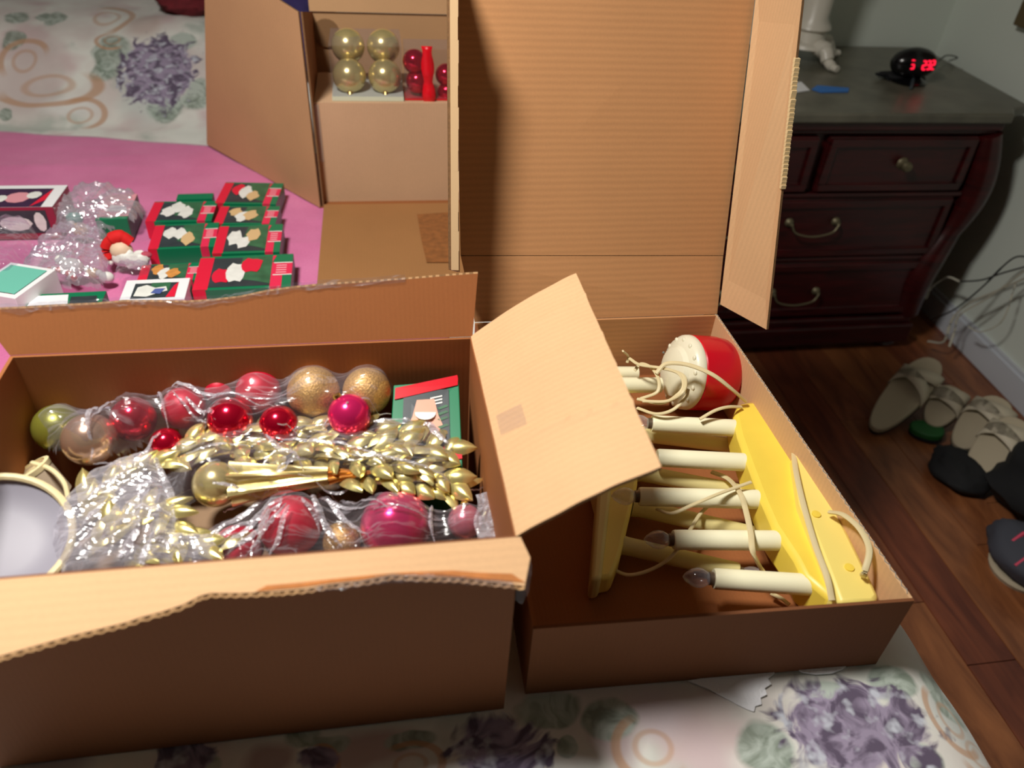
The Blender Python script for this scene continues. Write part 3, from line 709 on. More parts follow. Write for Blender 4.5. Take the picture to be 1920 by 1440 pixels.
def drape(name, poly, zfun, sph, mat, label, cat='bag', gather=None, wr=.003, seed=0, res=.0032, lift=.0035, tail=.02, rounds=60, creases=()):
    P2 = [uz(a, b, z) for a, b, z in poly]; xs = [p.x for p in P2]; ys_ = [p.y for p in P2]
    gx = np.arange(min(xs), max(xs)+res, res); gy = np.arange(min(ys_), max(ys_)+res, res); X, Y = np.meshgrid(gx, gy)
    ins = np.zeros(X.shape, bool); dist = np.full(X.shape, 9.)
    n = len(P2)
    for i in range(n):
        a = P2[i]; b = P2[(i+1) % n]
        cond = ((a.y > Y) != (b.y > Y)) & (X < (b.x-a.x)*(Y-a.y)/((b.y-a.y) or 1e-9)+a.x); ins ^= cond
        dx, dy = b.x-a.x, b.y-a.y; t = np.clip(((X-a.x)*dx+(Y-a.y)*dy)/(dx*dx+dy*dy), 0, 1)
        dist = np.minimum(dist, np.hypot(X-a.x-t*dx, Y-a.y-t*dy))
    zb_ = zfun(X, Y); top = zb_-.02
    for c, r in sph:
        d2 = (X-c[0])**2+(Y-c[1])**2; top = np.maximum(top, np.where(d2 < r*r, c[2]+np.sqrt(np.maximum(r*r-d2, 0))+lift, -9))
    H = np.maximum(top, zb_)
    for _ in range(rounds):
        Hp = np.pad(H, 1, mode='edge'); bl_ = (Hp[:-2, 1:-1]+Hp[2:, 1:-1]+Hp[1:-1, :-2]+Hp[1:-1, 2:])/4; H = np.maximum(bl_, top)
    rs_ = np.random.RandomState(seed)
    Wn = np.zeros_like(H)
    if gather is not None:
        g = uz(*gather); th = np.arctan2(Y-g.y, X-g.x); rr = np.hypot(X-g.x, Y-g.y)
        for k_ in range(5):
            f = rs_.uniform(9, 34); ph = rs_.uniform(0, 6.28); Wn += (1-np.abs(np.sin(th*f/2+ph+rr*rs_.uniform(-6, 6))))**4*rs_.uniform(.7, 1.6)
        Wn *= np.exp(-rr/.20)*np.clip(rr/.02, 0, 1)
    for k_ in range(9):
        an = rs_.uniform(-.6, .6); f = rs_.uniform(40, 130); ph = rs_.uniform(0, 6.28); cs, sn = math.cos(an), math.sin(an)
        U = -X*sn+Y*cs; V = X*cs+Y*sn
        Wn += (1-np.abs(np.sin(U*f+ph+1.5*np.sin(V*rs_.uniform(10, 30)+ph))))**5*rs_.uniform(.2, .7)*(np.sin(V*rs_.uniform(12, 30)+ph*2) > 0.1)
    for _ in range(1):
        Wp = np.pad(Wn, 1, mode='edge'); Wn = (Wp[:-2, 1:-1]+Wp[2:, 1:-1]+Wp[1:-1, :-2]+Wp[1:-1, 2:]+2*Wp[1:-1, 1:-1])/6
    H = H+Wn*wr-tail*np.clip(1-dist/.018, 0, 1)**2
    idx = -np.ones(X.shape, int); vs = []
    for j in range(X.shape[0]):
        for i in range(X.shape[1]):
            if ins[j, i]: idx[j, i] = len(vs); vs.append((X[j, i], Y[j, i], H[j, i]))
    fs = [[idx[j, i], idx[j, i+1], idx[j+1, i+1], idx[j+1, i]] for j in range(X.shape[0]-1) for i in range(X.shape[1]-1) if min(idx[j, i], idx[j, i+1], idx[j+1, i+1], idx[j+1, i]) >= 0]
    mb = MB().add(vs, fs)
    ob_ = single(name, mb, M[mat], label, cat, (P2[0].x, P2[0].y, min(v[2] for v in vs)), smooth=True)
    def hz(x, y):
        i = min(max(int(round((x-gx[0])/res)), 0), len(gx)-1); j = min(max(int(round((y-gy[0])/res)), 0), len(gy)-1); return float(H[j, i])
    def drop(px, py):
        z = .8
        for _ in range(12): p = uz(px, py, z); z = hz(p.x, p.y)
        return uz(px, py, z)
    if creases:
        cm = MB()
        for (x0, y0, x1, y1, wd) in creases:
            a = drop(x0, y0); b = drop(x1, y1); d = (b-a); d.z = 0; sd_ = Vector((-d.y, d.x, 0)).normalized(); N_ = 26; vv = []
            for i in range(N_+1):
                t = i/N_; q = a.lerp(b, t)+sd_*.0022*math.sin(t*5+x0); ww = wd*.001*(.15+math.sin(math.pi*min(1, t*.9+.1))*(1+.35*noise.noise(Vector((t*7, x0, y0)))))
                zz = max(hz(q.x, q.y), hz(q.x+sd_.x*ww, q.y+sd_.y*ww), hz(q.x-sd_.x*ww, q.y-sd_.y*ww))+.0008
                vv += [Vector((q.x-sd_.x*ww, q.y-sd_.y*ww, zz)), Vector((q.x, q.y, zz+.0016)), Vector((q.x+sd_.x*ww, q.y+sd_.y*ww, zz))]
            cm.add(vv, [[3*i+k, 3*i+k+1, 3*i+k+4, 3*i+k+3] for i in range(N_) for k in range(2)])
        c_ = mesh('film_crease', cm, M['crease'], ob_, smooth=True, kind='stuff')
    return ob_
zA = lambda X, Y: .768+.22*(Y-.56)
drape('clear_bag', [(60, 800, .82), (130, 745, .835), (250, 725, .845), (400, 712, .85), (520, 700, .855), (640, 690, .86), (745, 688, .86), (740, 740, .84), (700, 800, .82), (560, 812, .82), (330, 835, .80), (180, 905, .79), (100, 870, .785)],
      zA, CONT[:n_back], 'film', 'long clear plastic bag of red and gold balls along the rear wall', gather=(235, 870, .80), wr=.0035, seed=2, creases=[(222, 752, 168, 866, 3), (238, 758, 190, 846, 2), (300, 806, 176, 872, 3), (300, 746, 308, 782, 1.5), (272, 750, 440, 792, 2.4), (292, 748, 520, 806, 2), (348, 747, 432, 786, 3), (380, 750, 552, 800, 1.6), (330, 752, 402, 790, 1.5), (520, 794, 735, 797, 1.6), (640, 745, 655, 775, 2.5)])
drape('clear_bag', [(300, 850, .80), (420, 812, .81), (560, 797, .81), (740, 798, .81), (855, 806, .81), (858, 900, .79), (845, 945, .78), (700, 930, .79), (520, 925, .79), (400, 960, .785), (320, 1000, .78), (290, 930, .79)],
      zA, GAR[:100]+[(c, .036), (c.lerp(tip, .5), .026)], 'film', 'clear plastic bag of gold garlands lying across the middle of the box', gather=(600, 800, .81), wr=.003, seed=5, creases=[(500, 812, 566, 872, 3), (520, 818, 705, 884, 2.5), (400, 906, 512, 912, 3), (400, 882, 560, 858, 2.5), (430, 894, 575, 876, 3), (350, 850, 470, 838, 2), (560, 806, 850, 812, 2), (640, 850, 850, 905, 2), (780, 812, 850, 850, 4), (560, 895, 690, 912, 2)])
drape('milky_bag', [(105, 960, .785), (170, 900, .79), (300, 850, .80), (330, 930, .79), (345, 1000, .785), (420, 1000, .78), (430, 1090, .762), (120, 1110, .755), (100, 1030, .77)],
      lambda X, Y: zA(X, Y)+.014, GAR[100:], 'film_milky', 'milky crumpled plastic bag with gold strands at the box\'s left front', gather=(310, 880, .80), wr=.0045, seed=8, creases=[(300, 870, 332, 985, 3.5), (235, 945, 335, 982, 3), (250, 920, 305, 905, 3), (228, 1050, 268, 975, 4), (250, 1060, 300, 990, 3.5), (150, 990, 215, 930, 2.5), (275, 1010, 335, 1025, 2.5), (170, 940, 240, 880, 3)])
drape('clear_bag', [(330, 1030, .772), (400, 975, .78), (520, 926, .79), (640, 925, .79), (760, 945, .785), (860, 950, .785), (912, 922, .79), (934, 930, .79), (938, 1000, .775), (920, 1060, .765), (600, 1100, .757), (330, 1110, .757)],
      zA, CONT[n_back:n_front], 'film', 'clear plastic bag of red and pink balls against the front wall', gather=(545, 915, .79), wr=.0045, seed=11, creases=[(540, 922, 350, 1040, 3), (535, 926, 372, 1046, 2.5), (530, 935, 398, 1045, 3), (528, 940, 430, 1045, 3.5), (535, 945, 462, 1042, 2.5), (545, 950, 500, 1038, 3), (570, 935, 600, 1000, 2.5), (580, 930, 640, 1028, 3.5), (575, 922, 702, 960, 2.5), (592, 926, 692, 1002, 3), (620, 930, 732, 964, 2), (500, 930, 420, 965, 2), (700, 962, 850, 968, 1.3), (830, 945, 905, 935, 2), (806, 950, 815, 1020, 2)])
# white heat-sealed end of the front bag
mb = MB(); vs = []
for i in range(9):
    for j in range(13):
        p_ = uz(892+i*5.2+4*math.sin(j*.8), 928+j*8.5-i*1.5, .797+.006*noise.noise(Vector((i*.8, j*.6, 0)))); vs.append(p_)
mb.add(vs, [[i*13+j, i*13+j+1, (i+1)*13+j+1, (i+1)*13+j] for i in range(8) for j in range(12)])
single('plastic_bag_end', mb, M['film_milky'], 'crinkled whitish end of the front clear bag against the box\'s right wall', 'bag', uz(915, 970, .79), smooth=True)
# green and red ornament carton at right back of box A
gc = [uz(738, 722, .80), uz(862, 712, .80), uz(868, 895, .775), uz(728, 895, .775)]
gc = [uz(738, 722, .846), uz(860, 712, .848), uz(868, 895, .800), uz(728, 895, .798)]
GC = thing('ornament_carton', 'green and red ornament carton with dark picture inside the big box', 'box', gc[3]+Vector((0, 0, -.1)))
mesh('carton', MB().prism(gc, (0, 0, -.06)), M['green'], GC, bevel=.001)
def on(u, v, h=.0006): return gc[3].lerp(gc[2], u).lerp(gc[0].lerp(gc[1], u), v)+Vector((0, 0, h))
def plate(pts, h=.0006, th=.0004): return MB().prism([on(u, v, h) for u, v in pts], (0, 0, th))
mesh('picture_panel', plate([(.16, .2), (.84, .2), (.84, .90), (.16, .90)]), M['photo_dark'], GC)
mesh('red_band', plate([(.03, .82), (.98, .93), (.99, 1.0), (.98, 1.04), (.03, .95)], .0014, .0006), M['red_pl'], GC)
mesh('red_band', plate([(.5, .12), (1.0, .17), (1.0, .32), (.5, .27)], .0014, .0006), M['red_pl'], GC)
mesh('portrait_frame', plate([(.30, .62), (.36, .80), (.62, .80), (.68, .62), (.74, .52), (.60, .36), (.42, .36), (.24, .52)], .0012), P('print_peach', (220, 160, 135), .5), GC)
mesh('portrait', MB().lathe([(.013, 0), (.013, .0004), (1e-5, .0004)], on(.49, .65, .0018), (0, 0, 1), 18), M['pr_white'], GC)
for v in (.80, .765, .73): mesh('caption_line', plate([(.56, v), (.74, v+.02), (.74, v+.035), (.56, v+.015)], .0012), M['pr_white'], GC)
for v in (.70, .64, .58, .50): mesh('pine_print', plate([(.66, v), (.80, v+.03), (.83, v+.01), (.70, v-.02)], .0012), M['photo_green'], GC)
# filler under contents
single('tissue_paper', blob((-.16, .63, .68), (.24, .145, .075), 4, .1), P('beige_tissue', (150, 122, 92), .9), 'crumpled beige paper under the ornament bags in the big box', 'paper', (-.16, .63, .605), smooth=True)
# white dish with cream rim, left
c = uz(-8, 1010, .80); dsh = thing('white_dish', 'white plastic dish with a cream rolled rim at the left edge of the box', 'dish', c+Vector((0, 0, -.05)))
axd = Vector((.30, -.28, .9)).normalized(); rr = .070
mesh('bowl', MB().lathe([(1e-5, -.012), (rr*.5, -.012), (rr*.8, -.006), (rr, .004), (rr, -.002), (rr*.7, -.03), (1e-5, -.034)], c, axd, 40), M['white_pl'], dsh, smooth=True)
q = Vector((0, 0, 1)).rotation_difference(axd)
mesh('rim', MB().tube([c+q @ Vector((rr*math.cos(a*math.pi/24), rr*math.sin(a*math.pi/24), .005)) for a in range(49)], .0042, 8, caps=False), M['cord'], dsh, smooth=True)
c = uz(72, 895, .785); cup = thing('small_cup', 'small cream plastic socket cup behind the white dish', 'cup', c)
mesh('cup_body', MB().lathe([(.020, -.03), (.021, .012), (.017, .012), (.016, -.026)], c, (-.4, .2, .8), 20), P('cup_cream', (196, 176, 150), .5), cup, smooth=True)
mesh('cup_rim', MB().lathe([(.0215, .008), (.0225, .014), (.018, .015), (.018, .010)], c, (-.4, .2, .8), 20), M['cord'], cup, smooth=True)
single('cream_cord', MB().tube(crv([uz(60, 868, .80), uz(95, 880, .805), uz(120, 905, .80), uz(128, 935, .79)]), .0028, 8), M['cord'], 'short loop of cream cord above the small cup', 'cord', c, smooth=True)

# ------------------------------------------------------------------ candle lamps in box B
def candle(par, a, b, z0, z1, r=.0135, bulb=True, mat='cream', blen=.040):
    A_ = uz(*a, z0); B_ = uz(*b, z1); d = (B_-A_).normalized()
    cn = mesh('candle', MB().lathe([(r*1.15, 0), (r*1.12, .004), (r*1.0, .012), (r*.97, (B_-A_).length-.003), (r*.90, (B_-A_).length), (r*.5, (B_-A_).length)], A_, d, 20), M[mat], par, smooth=True)
    if bulb:
        mesh('socket', MB().lathe([(r*.62, -.006), (r*.62, .006)], B_, d, 14), M['fil'], cn, smooth=True)
        mesh('bulb', MB().lathe([(r*.55, .0062), (r*.86, .014), (r*.92, .020), (r*.78, .028), (r*.4, blen-.004), (1e-5, blen)], B_, d, 18), M['bulb'], cn, smooth=True)
    return cn
K1 = thing('candle_lamp', 'bright yellow electric candle lamp lying on its side against the right wall', 'candle lamp', uz(1500, 950, .64))
body = [(1376, 776), (1384, 756), (1412, 750), (1438, 762), (1486, 848), (1560, 960), (1625, 1075), (1630, 1122), (1562, 1126), (1508, 1080), (1490, 1045), (1450, 985), (1428, 935), (1404, 870), (1384, 815)]
pb = [uz(a, b, .684) for a, b in body]
mesh('stepped_base', MB().prism(pb, (0, 0, -.056)), M['yellow'], K1, smooth=True, bevel=.008)
foot = [(1486, 850), (1500, 848), (1560, 935), (1632, 1080), (1650, 1118), (1640, 1130), (1575, 1130), (1540, 1040), (1500, 940)]
mesh('foot_bar', MB().prism([uz(a, b, .702) for a, b in foot], (0, 0, -.085)), M['yellow2'], K1, smooth=True, bevel=.007)
for i, (a, b) in enumerate([((1402, 804), (1222, 794)), ((1420, 868), (1232, 858)), ((1446, 937), (1198, 931)), ((1506, 1014), (1262, 1012)), ((1560, 1099), (1338, 1085))]):
    candle(K1, a, b, .668, .668, .0138, i != 1)
for a, b in ((1530, 965), (1592, 1065)):
    mesh('screw_boss', MB().lathe([(.006, 0), (.006, .002), (1e-5, .0025)], uz(a, b, .702), (0, 0, 1), 12), M['yellow'], K1, smooth=True)
K2 = thing('candle_lamp', 'pale yellow electric candle lamp half hidden beneath the folded-out flap', 'candle lamp', uz(1150, 950, .61))
b2 = [(1112, 1086), (1148, 1081), (1164, 1040), (1196, 905), (1200, 800), (1165, 690), (1110, 680), (1100, 800), (1122, 930)]
mesh('stepped_base', MB().prism([uz(a, b, .643) for a, b in b2], (0, 0, -.036)), M['yellow2'], K2, smooth=True, bevel=.006)
b3 = [(1108, 1087), (1128, 1084), (1146, 925), (1140, 700), (1100, 690), (1085, 800), (1120, 930)]
mesh('foot_bar', MB().prism([uz(a, b, .650) for a, b in b3], (0, 0, -.044)), M['cream2'], K2, smooth=True, bevel=.005)
for i, (a, b) in enumerate([((1158, 1020), (1384, 1072)), ((1186, 950), (1416, 1003)), ((1192, 885), (1400, 925)), ((1190, 812), (1396, 838))]):
    candle(K2, a, b, .626, .620, .0128, i == 0, 'cream2', .012)
K3 = thing('candle_lamp', 'single cream electric candle lamp poking from under the flap beside the red drum', 'candle lamp', uz(1150, 715, .63))
candle(K3, (1090, 700), (1196, 700), .640, .640, .0125, False); candle(K3, (1110, 722), (1240, 722), .668, .668, .0135, False)
# red and white drum
dc = uz(1326, 700, .673); axv = Vector((-1, -.06, .16)).normalized(); rD = .064
DR = thing('plastic_drum', 'red plastic drum-shaped light with a molded white face, lying in the shallow box', 'light', dc+Vector((0, 0, -.06)))
rp = [(1e-5, -.044), (rD*.5, -.043), (rD*.82, -.037), (rD*.95, -.025), (rD*1.0, -.005), (rD*1.0, .036), (rD*.97, .038)]
mesh('red_shell', MB().lathe(rp, dc, axv, 40), M['red_pl'], DR, smooth=True)
wp = [(rD*.975, .0375), (rD*1.0, .040), (rD*.99, .048), (rD*.90, .056), (rD*.70, .060), (rD*.64, .068), (rD*.40, .074), (1e-5, .075)]
mesh('white_face', MB().lathe(wp, dc, axv, 40), M['white_warm'], DR, smooth=True)
q = Vector((0, 0, 1)).rotation_difference(axv)
for k_ in range(14):
    a = k_/14*2*math.pi; p_ = dc+q @ Vector((rD*.86*math.cos(a), rD*.86*math.sin(a), .0555)); mesh('rib', MB().ball(p_, .0040, 10, sq=(.7, 1.3, 1.3)), M['white_warm'], DR, smooth=True)
for (px, py) in ((1252, 658), (1244, 661)): 
    mesh('print_mark', MB().ball(up_(px, py, dc+axv*.060, axv), .0022, 8), P('grey_print', (120, 125, 120), .6), DR, smooth=True)
# bulbs, odd bits under candle one
cb = thing('loose_bulb', 'small clear bulb lying on the box bottom below the topmost candle', 'bulb', uz(1345, 822, .63))
mesh('glass', MB().ball(uz(1348, 822, .625), .012, 16, sq=(1.5, 1, 1)), M['bulb'], cb, smooth=True)
mesh('socket', MB().lathe([(.007, 0), (.007, .02)], uz(1328, 826, .625), (-1, 0, 0), 12), M['cream'], cb, smooth=True)
cb = thing('loose_bulb', 'small clear bulb beside the yellow base, right of the other loose bulb', 'bulb', uz(1380, 826, .63))
mesh('glass', MB().ball(uz(1376, 828, .622), .010, 16, sq=(1, 1.3, 1)), M['bulb'], cb, smooth=True)
mesh('socket', MB().lathe([(.007, 0), (.007, .02)], uz(1382, 840, .622), (0, -1, 0), 12), M['cream'], cb, smooth=True)
def cord(pts, label, r=.003, mat='cord', name='power_cord', par=None, flat=.65):
    pp = crv([Vector(p) if len(p) == 3 and isinstance(p[0], float) and abs(p[0]) < 5 else uz(*p) for p in pts], 7)
    mb = MB().tube(pp, r, 8, flat=flat)
    if par: return mesh(name, mb, M[mat], par, smooth=True)
    return single(name, mb, M[mat], label, 'cord', pp[0], smooth=True)
cd_ = [([(1230, 700, .72), (1250, 682, .735), (1290, 684, .742), (1335, 702, .742), (1370, 728, .725), (1398, 752, .695)], 'thick cream cord arching over the red drum to the yellow base', .0042),
 ([(1180, 672, .72), (1200, 684, .72), (1240, 690, .725), (1275, 700, .735), (1285, 712, .735), (1280, 735, .73), (1250, 752, .71), (1205, 752, .70)], 'cream cord loop in front of the white drum face, uppermost', .003),
 ([(1190, 695, .70), (1202, 682, .71), (1222, 690, .715), (1235, 712, .715), (1232, 735, .705), (1200, 748, .69)], 'cream cord coil around the stub candle end', .003),
 ([(1195, 748, .69), (1240, 756, .70), (1270, 740, .72), (1282, 722, .73), (1272, 700, .735), (1240, 690, .72)], 'cream cord coil hanging lower on the white drum face', .003),
 ([(1195, 765, .68), (1230, 776, .69), (1262, 768, .70), (1285, 745, .715), (1290, 730, .72)], 'cream cord bow just above the topmost yellow-base candle', .003),
 ([(1312, 786, .69), (1340, 770, .70), (1365, 763, .70), (1390, 763, .69)], 'short cream cord from the drum to the top of the yellow base', .003),
 ([(1488, 838, .688), (1492, 880, .708), (1505, 940, .712), (1528, 1020, .712), (1550, 1080, .712), (1560, 1126, .70)], 'flat cord running down the groove of the yellow base', .0042),
 ([(1556, 960, .712), (1582, 966, .728), (1612, 992, .734), (1630, 1030, .734), (1622, 1070, .722), (1618, 1080, .708)], 'cream cord loop between yellow base and right box wall', .0042),
 ([(1232, 955, .655), (1260, 962, .68), (1300, 946, .692), (1350, 925, .692), (1408, 904, .69)], 'thin cream cord crossing over the third candle', .0028),
 ([(1335, 885, .64), (1365, 898, .65), (1388, 925, .690), (1398, 955, .686), (1408, 1000, .69), (1412, 1035, .688), (1428, 1068, .655), (1440, 1085, .65)], 'flat cream cord winding down across the candles', .0042),
 ([(1146, 1066, .62), (1180, 1078, .625), (1225, 1066, .635), (1262, 1040, .652), (1290, 1000, .655), (1312, 965, .650), (1332, 945, .645)], 'thin cream cord looping from the pale lamp\'s lower end', .0028),
 ([(1265, 830, .62), (1272, 818, .63), (1290, 812, .625)], 'little cream cord end below the topmost candle', .003),
 ([(1445, 1112, .62), (1465, 1122, .62), (1480, 1134, .62)], 'cord scrap on the box bottom by the front wall', .003),
 ([(1168, 658, .735), (1178, 668, .72), (1176, 680, .71)], 'tiny curled cord tip above the stub candle', .0025)]
for pts, lb, r_ in cd_: cord(pts, lb, r_)

# ------------------------------------------------------------------ ornament cartons on the blanket
def carton(FL, FR, back, h, label, style=0, fig='pr_white', seed=0, group=None, zb=.6085):
    zt = zb+h; a = uz(*FL, zt); b = uz(*FR, zt); bk = uz(*back, zt); u = (b-a); W_ = u.length; u.normalize(); v = Vector((-u.y, u.x, 0)); D_ = max(.03, (bk-a).dot(v))
    o = thing('ornament_carton', label, 'box', Vector(((a.x+b.x)/2, (a.y+b.y)/2, zb)), group)
    def pt(s, t, z): return a+u*(s*W_)+v*(t*D_)+Vector((0, 0, z))
    def pl_(pts, z=.0003, th=.0003): return MB().prism([pt(s, t, z) for s, t in pts], (0, 0, th))
    body_m = {0: 'green', 1: 'white_card', 2: 'maroon', 3: 'green'}[style]
    mesh('carton', MB().prism([pt(0, 0, -h), pt(1, 0, -h), pt(1, 1, -h), pt(0, 1, -h)], (0, 0, h)), M[body_m], o, bevel=.0008)
    rn = random.Random(seed)
    if style == 0:
        mesh('picture_panel', pl_([(.15, .06), (.78, .06), (.78, .92), (.15, .92)]), M['photo_dark'], o)
        mesh('pine_print', pl_([(.40, .28), (.62, .20), (.78, .10), (.78, .92), (.46, .92)], .0007), M['photo_green'], o)
        mesh('red_band', pl_([(.0, 0), (.15, 0), (.15, .95), (.0, .95)], .0004), M['band_red'], o)
        mesh('red_band', MB().prism([pt(0, -.003, -h), pt(.13, -.003, -h), pt(.13, -.003, 0), pt(0, -.003, 0)], v*.0004-v*.0008), M['band_red'], o)
        mesh('red_band', pl_([(.78, 0), (.90, 0), (.90, .34), (1., .34), (1., .70), (.78, .74), (.82, .95), (.78, .95)], .0004), M['band_pink'], o)
        mesh('red_band', MB().prism([pt(.78, -.003, -h), pt(.90, -.003, -h), pt(.90, -.003, 0), pt(.78, -.003, 0)], -v*.0005), M['band_pink'], o)
        mesh('label_line', pl_([(.80, .335), (1, .335), (1, .36), (.80, .36)], .001), M['pr_white'], o)
        mesh('label_line', pl_([(.80, .70), (1, .70), (1, .725), (.80, .725)], .001), M['pr_white'], o)
        mb = MB()
        for k_ in range(4): mb.prism([pt(s, t, .001) for s, t in [(.83, .41+k_*.07), (.94, .41+k_*.07), (.94, .43+k_*.07), (.83, .43+k_*.07)]], (0, 0, .0003))
        mesh('small_print', mb, P('small_print_pink', (240, 190, 200), .5), o, kind='stuff')
        bx = [.26+.05*rn.random(), .5]
        n_ = 3
        for k_ in range(n_):
            cx = .27+.14*k_+.02*rn.random(); cy = .5+.16*math.sin(k_*2+seed); rx_ = .10+.02*rn.random(); ry_ = .20+.10*rn.random()
            mesh('figure_print', pl_([(cx+rx_*math.cos(a_*.524)*(1+.18*math.sin(a_*3+seed)), cy+ry_*math.sin(a_*.524)*(1+.2*math.cos(a_*2+seed))) for a_ in range(12)], .0011+.0003*k_), M[[fig, 'pr_white', 'pr_tan' if seed % 2 else fig][k_]], o)
    elif style == 1:
        mesh('picture_panel', pl_([(.16, .10), (.84, .10), (.84, .80), (.16, .80)]), M['photo_dark'], o)
        mesh('pine_print', pl_([(.42, .5), (.72, .4), (.72, .80), (.42, .80)], .0007), M['photo_green'], o)
        mesh('figure_print', pl_([(.2, .2), (.4, .15), (.55, .3), (.7, .4), (.66, .6), (.5, .55), (.35, .7), (.22, .6)], .0011), M['pr_white'], o)
        mesh('figure_print', pl_([(.45, .3), (.6, .25), (.66, .5), (.5, .5)], .0015), M['pr_blue'], o)
        mesh('red_corner', pl_([(.70, .10), (.84, .10), (.84, .80), (.78, .62)], .0009), M['band_red'], o)
    return o, pt, a, u, v, W_, D_
carton((403, 381), (517, 383), (408, 341), .040, 'green and red ornament carton, farthest of the right column', 0, 'band_red', 1)
carton((400, 420), (516, 420), (404, 386), .040, 'green ornament carton with cream figures, second in the right column', 0, 'pr_tan', 2)
carton((398, 476), (524, 472), (404, 423), .042, 'green ornament carton with white bird-like figure, third in the right column', 0, 'pr_white', 3)
carton((360, 545), (545, 537), (368, 482), .040, 'largest green ornament carton with a red-clothed figure, nearest in the right column', 0, 'band_red', 4)
carton((330, 374), (398, 372), (332, 364), .038, 'thin tan-topped ornament carton behind the left column', 3, 'pr_tan', 5)
carton((272, 416), (396, 414), (276, 378), .040, 'green ornament carton with long white figure, farthest of the left column', 0, 'pr_white', 6)
carton((277, 468), (403, 462), (281, 422), .042, 'green ornament carton with white figure and deep green side, middle of the left column', 0, 'pr_white', 7)
carton((256, 530), (372, 524), (260, 497), .035, 'ornament carton with orange picture, mostly covered at the left column\'s near end', 0, 'pr_orange', 8)
carton((222, 566), (346, 560), (232, 526), .055, 'white-framed ornament carton with blue and white picture beside the box edge', 1, 'pr_white', 9)
# big maroon carton far left
o, pt, a, u, v, W_, D_ = carton((-60, 390), (98, 388), (-30, 349), .075, 'maroon carton with white-framed purple picture on top, leftmost at the back', 2, 'pr_white', 10)
mesh('white_frame', MB().prism([pt(s, t, .0003) for s, t in [(0, 0), (1, 0), (1, 1), (0, 1)]], (0, 0, .0004)), M['white_card'], o)
mesh('picture_panel', MB().prism([pt(s, t, .0008) for s, t in [(.10, 0), (.86, 0), (.86, .84), (.10, .84)]], (0, 0, .0004)), M['pr_purple'], o)
mesh('red_corner', MB().prism([pt(s, t, .0013) for s, t in [(.72, 0), (.86, .3), (.86, .8), (.80, .5)]], (0, 0, .0003)), M['band_red'], o)
mesh('figure_print', MB().prism([pt(.5+.16*math.cos(k_*.6), .42+.24*math.sin(k_*.6), .0013) for k_ in range(10)], (0, 0, .0003)), M['pr_rose'], o)
mesh('figure_print', MB().prism([pt(.68+.09*math.cos(k_*.6), .52+.16*math.sin(k_*.6), .0017) for k_ in range(10)], (0, 0, .0003)), M['pr_white'], o)
mesh('figure_print', MB().prism([pt(.3+.08*math.cos(k_*.6), .36+.16*math.sin(k_*.6), .0017) for k_ in range(10)], (0, 0, .0003)), M['pr_white'], o)
def fr(s, t): return pt(s, -.004, -.075+t*.075)
mesh('picture_panel', MB().prism([fr(s, t) for s, t in [(.0, .2), (.90, .2), (.90, .9), (.0, .9)]], -v*.0005), M['photo_dark'], o)
mesh('figure_print', MB().prism([fr(.5+.2*math.cos(k_*.6), .5+.22*math.sin(k_*.6))-v*.0006 for k_ in range(10)], -v*.0005), M['pr_white'], o)
mesh('figure_print', MB().prism([fr(.80+.07*math.cos(k_*.6), .55+.3*math.sin(k_*.6))-v*.0006 for k_ in range(10)], -v*.0005), M['pr_white'], o)
# bagged green carton
o, pt, a, u, v, W_, D_ = carton((178, 412), (238, 410), (190, 366), .055, 'green carton with rose print, wrapped in a clear bag behind the crumpled bags', 3, 'pr_rose', 11)
mesh('picture_panel', MB().prism([pt(s, t, .0004) for s, t in [(0, .1), (1, .1), (1, 1), (0, 1)]], (0, 0, .0004)), M['pr_rose'], o)
mesh('figure_print', MB().prism([pt(s, t, .001) for s, t in [(.2, .3), (.9, .3), (.8, .5), (.3, .55)]], (0, 0, .0004)), M['pr_white'], o)
# teal carton left and white box at bottom left
o, pt, a, u, v, W_, D_ = carton((-60, 545), (28, 560), (-50, 480), .07, 'carton with a teal and white print at the left edge of the blanket', 1, 'pr_teal', 12)
mesh('teal_print', MB().prism([pt(s, t, .0016) for s, t in [(.1, .1), (.9, .1), (.9, .9), (.1, .9)]], (0, 0, .0004)), M['pr_teal'], o)
o, pt, a, u, v, W_, D_ = carton((48, 575), (190, 568), (56, 552), .045, 'green-edged white carton lying under the crumpled bags beside the box flap', 3, 'pr_white', 13)
mesh('white_print', MB().prism([pt(s, t, .0004) for s, t in [(.02, 0), (.55, 0), (.5, .8), (.04, .8)]], (0, 0, .0006)), M['white_card'], o)
mesh('dark_print', MB().prism([pt(s, t, .0004) for s, t in [(.57, 0), (.95, 0), (.9, .6), (.55, .6)]], (0, 0, .0006)), M['photo_dark'], o)
# santa-style figure ornament
sc0 = uz(228, 470, .655)
S = thing('figure_ornament', 'small figure ornament with red hat and white beard beside the crumpled bags', 'ornament', sc0+Vector((0, 0, -.045)))
mesh('head', MB().ball(sc0, .021, 20, sq=(1.05, .9, 1)), P('face_cream', (228, 200, 170), .6), S, smooth=True)
mesh('beard', blob(sc0+Vector((.006, -.01, -.012)), (.022, .014, .020), 2, .3, 20), M['pr_white'], S, smooth=True)
mesh('hat', MB().tube(crv([sc0+Vector((.020, .006, .014)), sc0+Vector((.004, .008, .027)), sc0+Vector((-.016, .006, .022)), sc0+Vector((-.030, .002, .004)), sc0+Vector((-.026, -.004, -.018))]), [.012]*8+[.014]*8+[.011]*8+[.008]*8+[.005], 12), P('red_felt', (214, 14, 16), .8), S, smooth=True)
mesh('pompom', MB().ball(sc0+Vector((-.026, -.006, -.024)), .006, 10), M['pr_white'], S, smooth=True)
mesh('body', blob(sc0+Vector((.026, -.008, -.018)), (.028, .018, .018), 6, .3, 20), M['pr_white'], S, smooth=True)
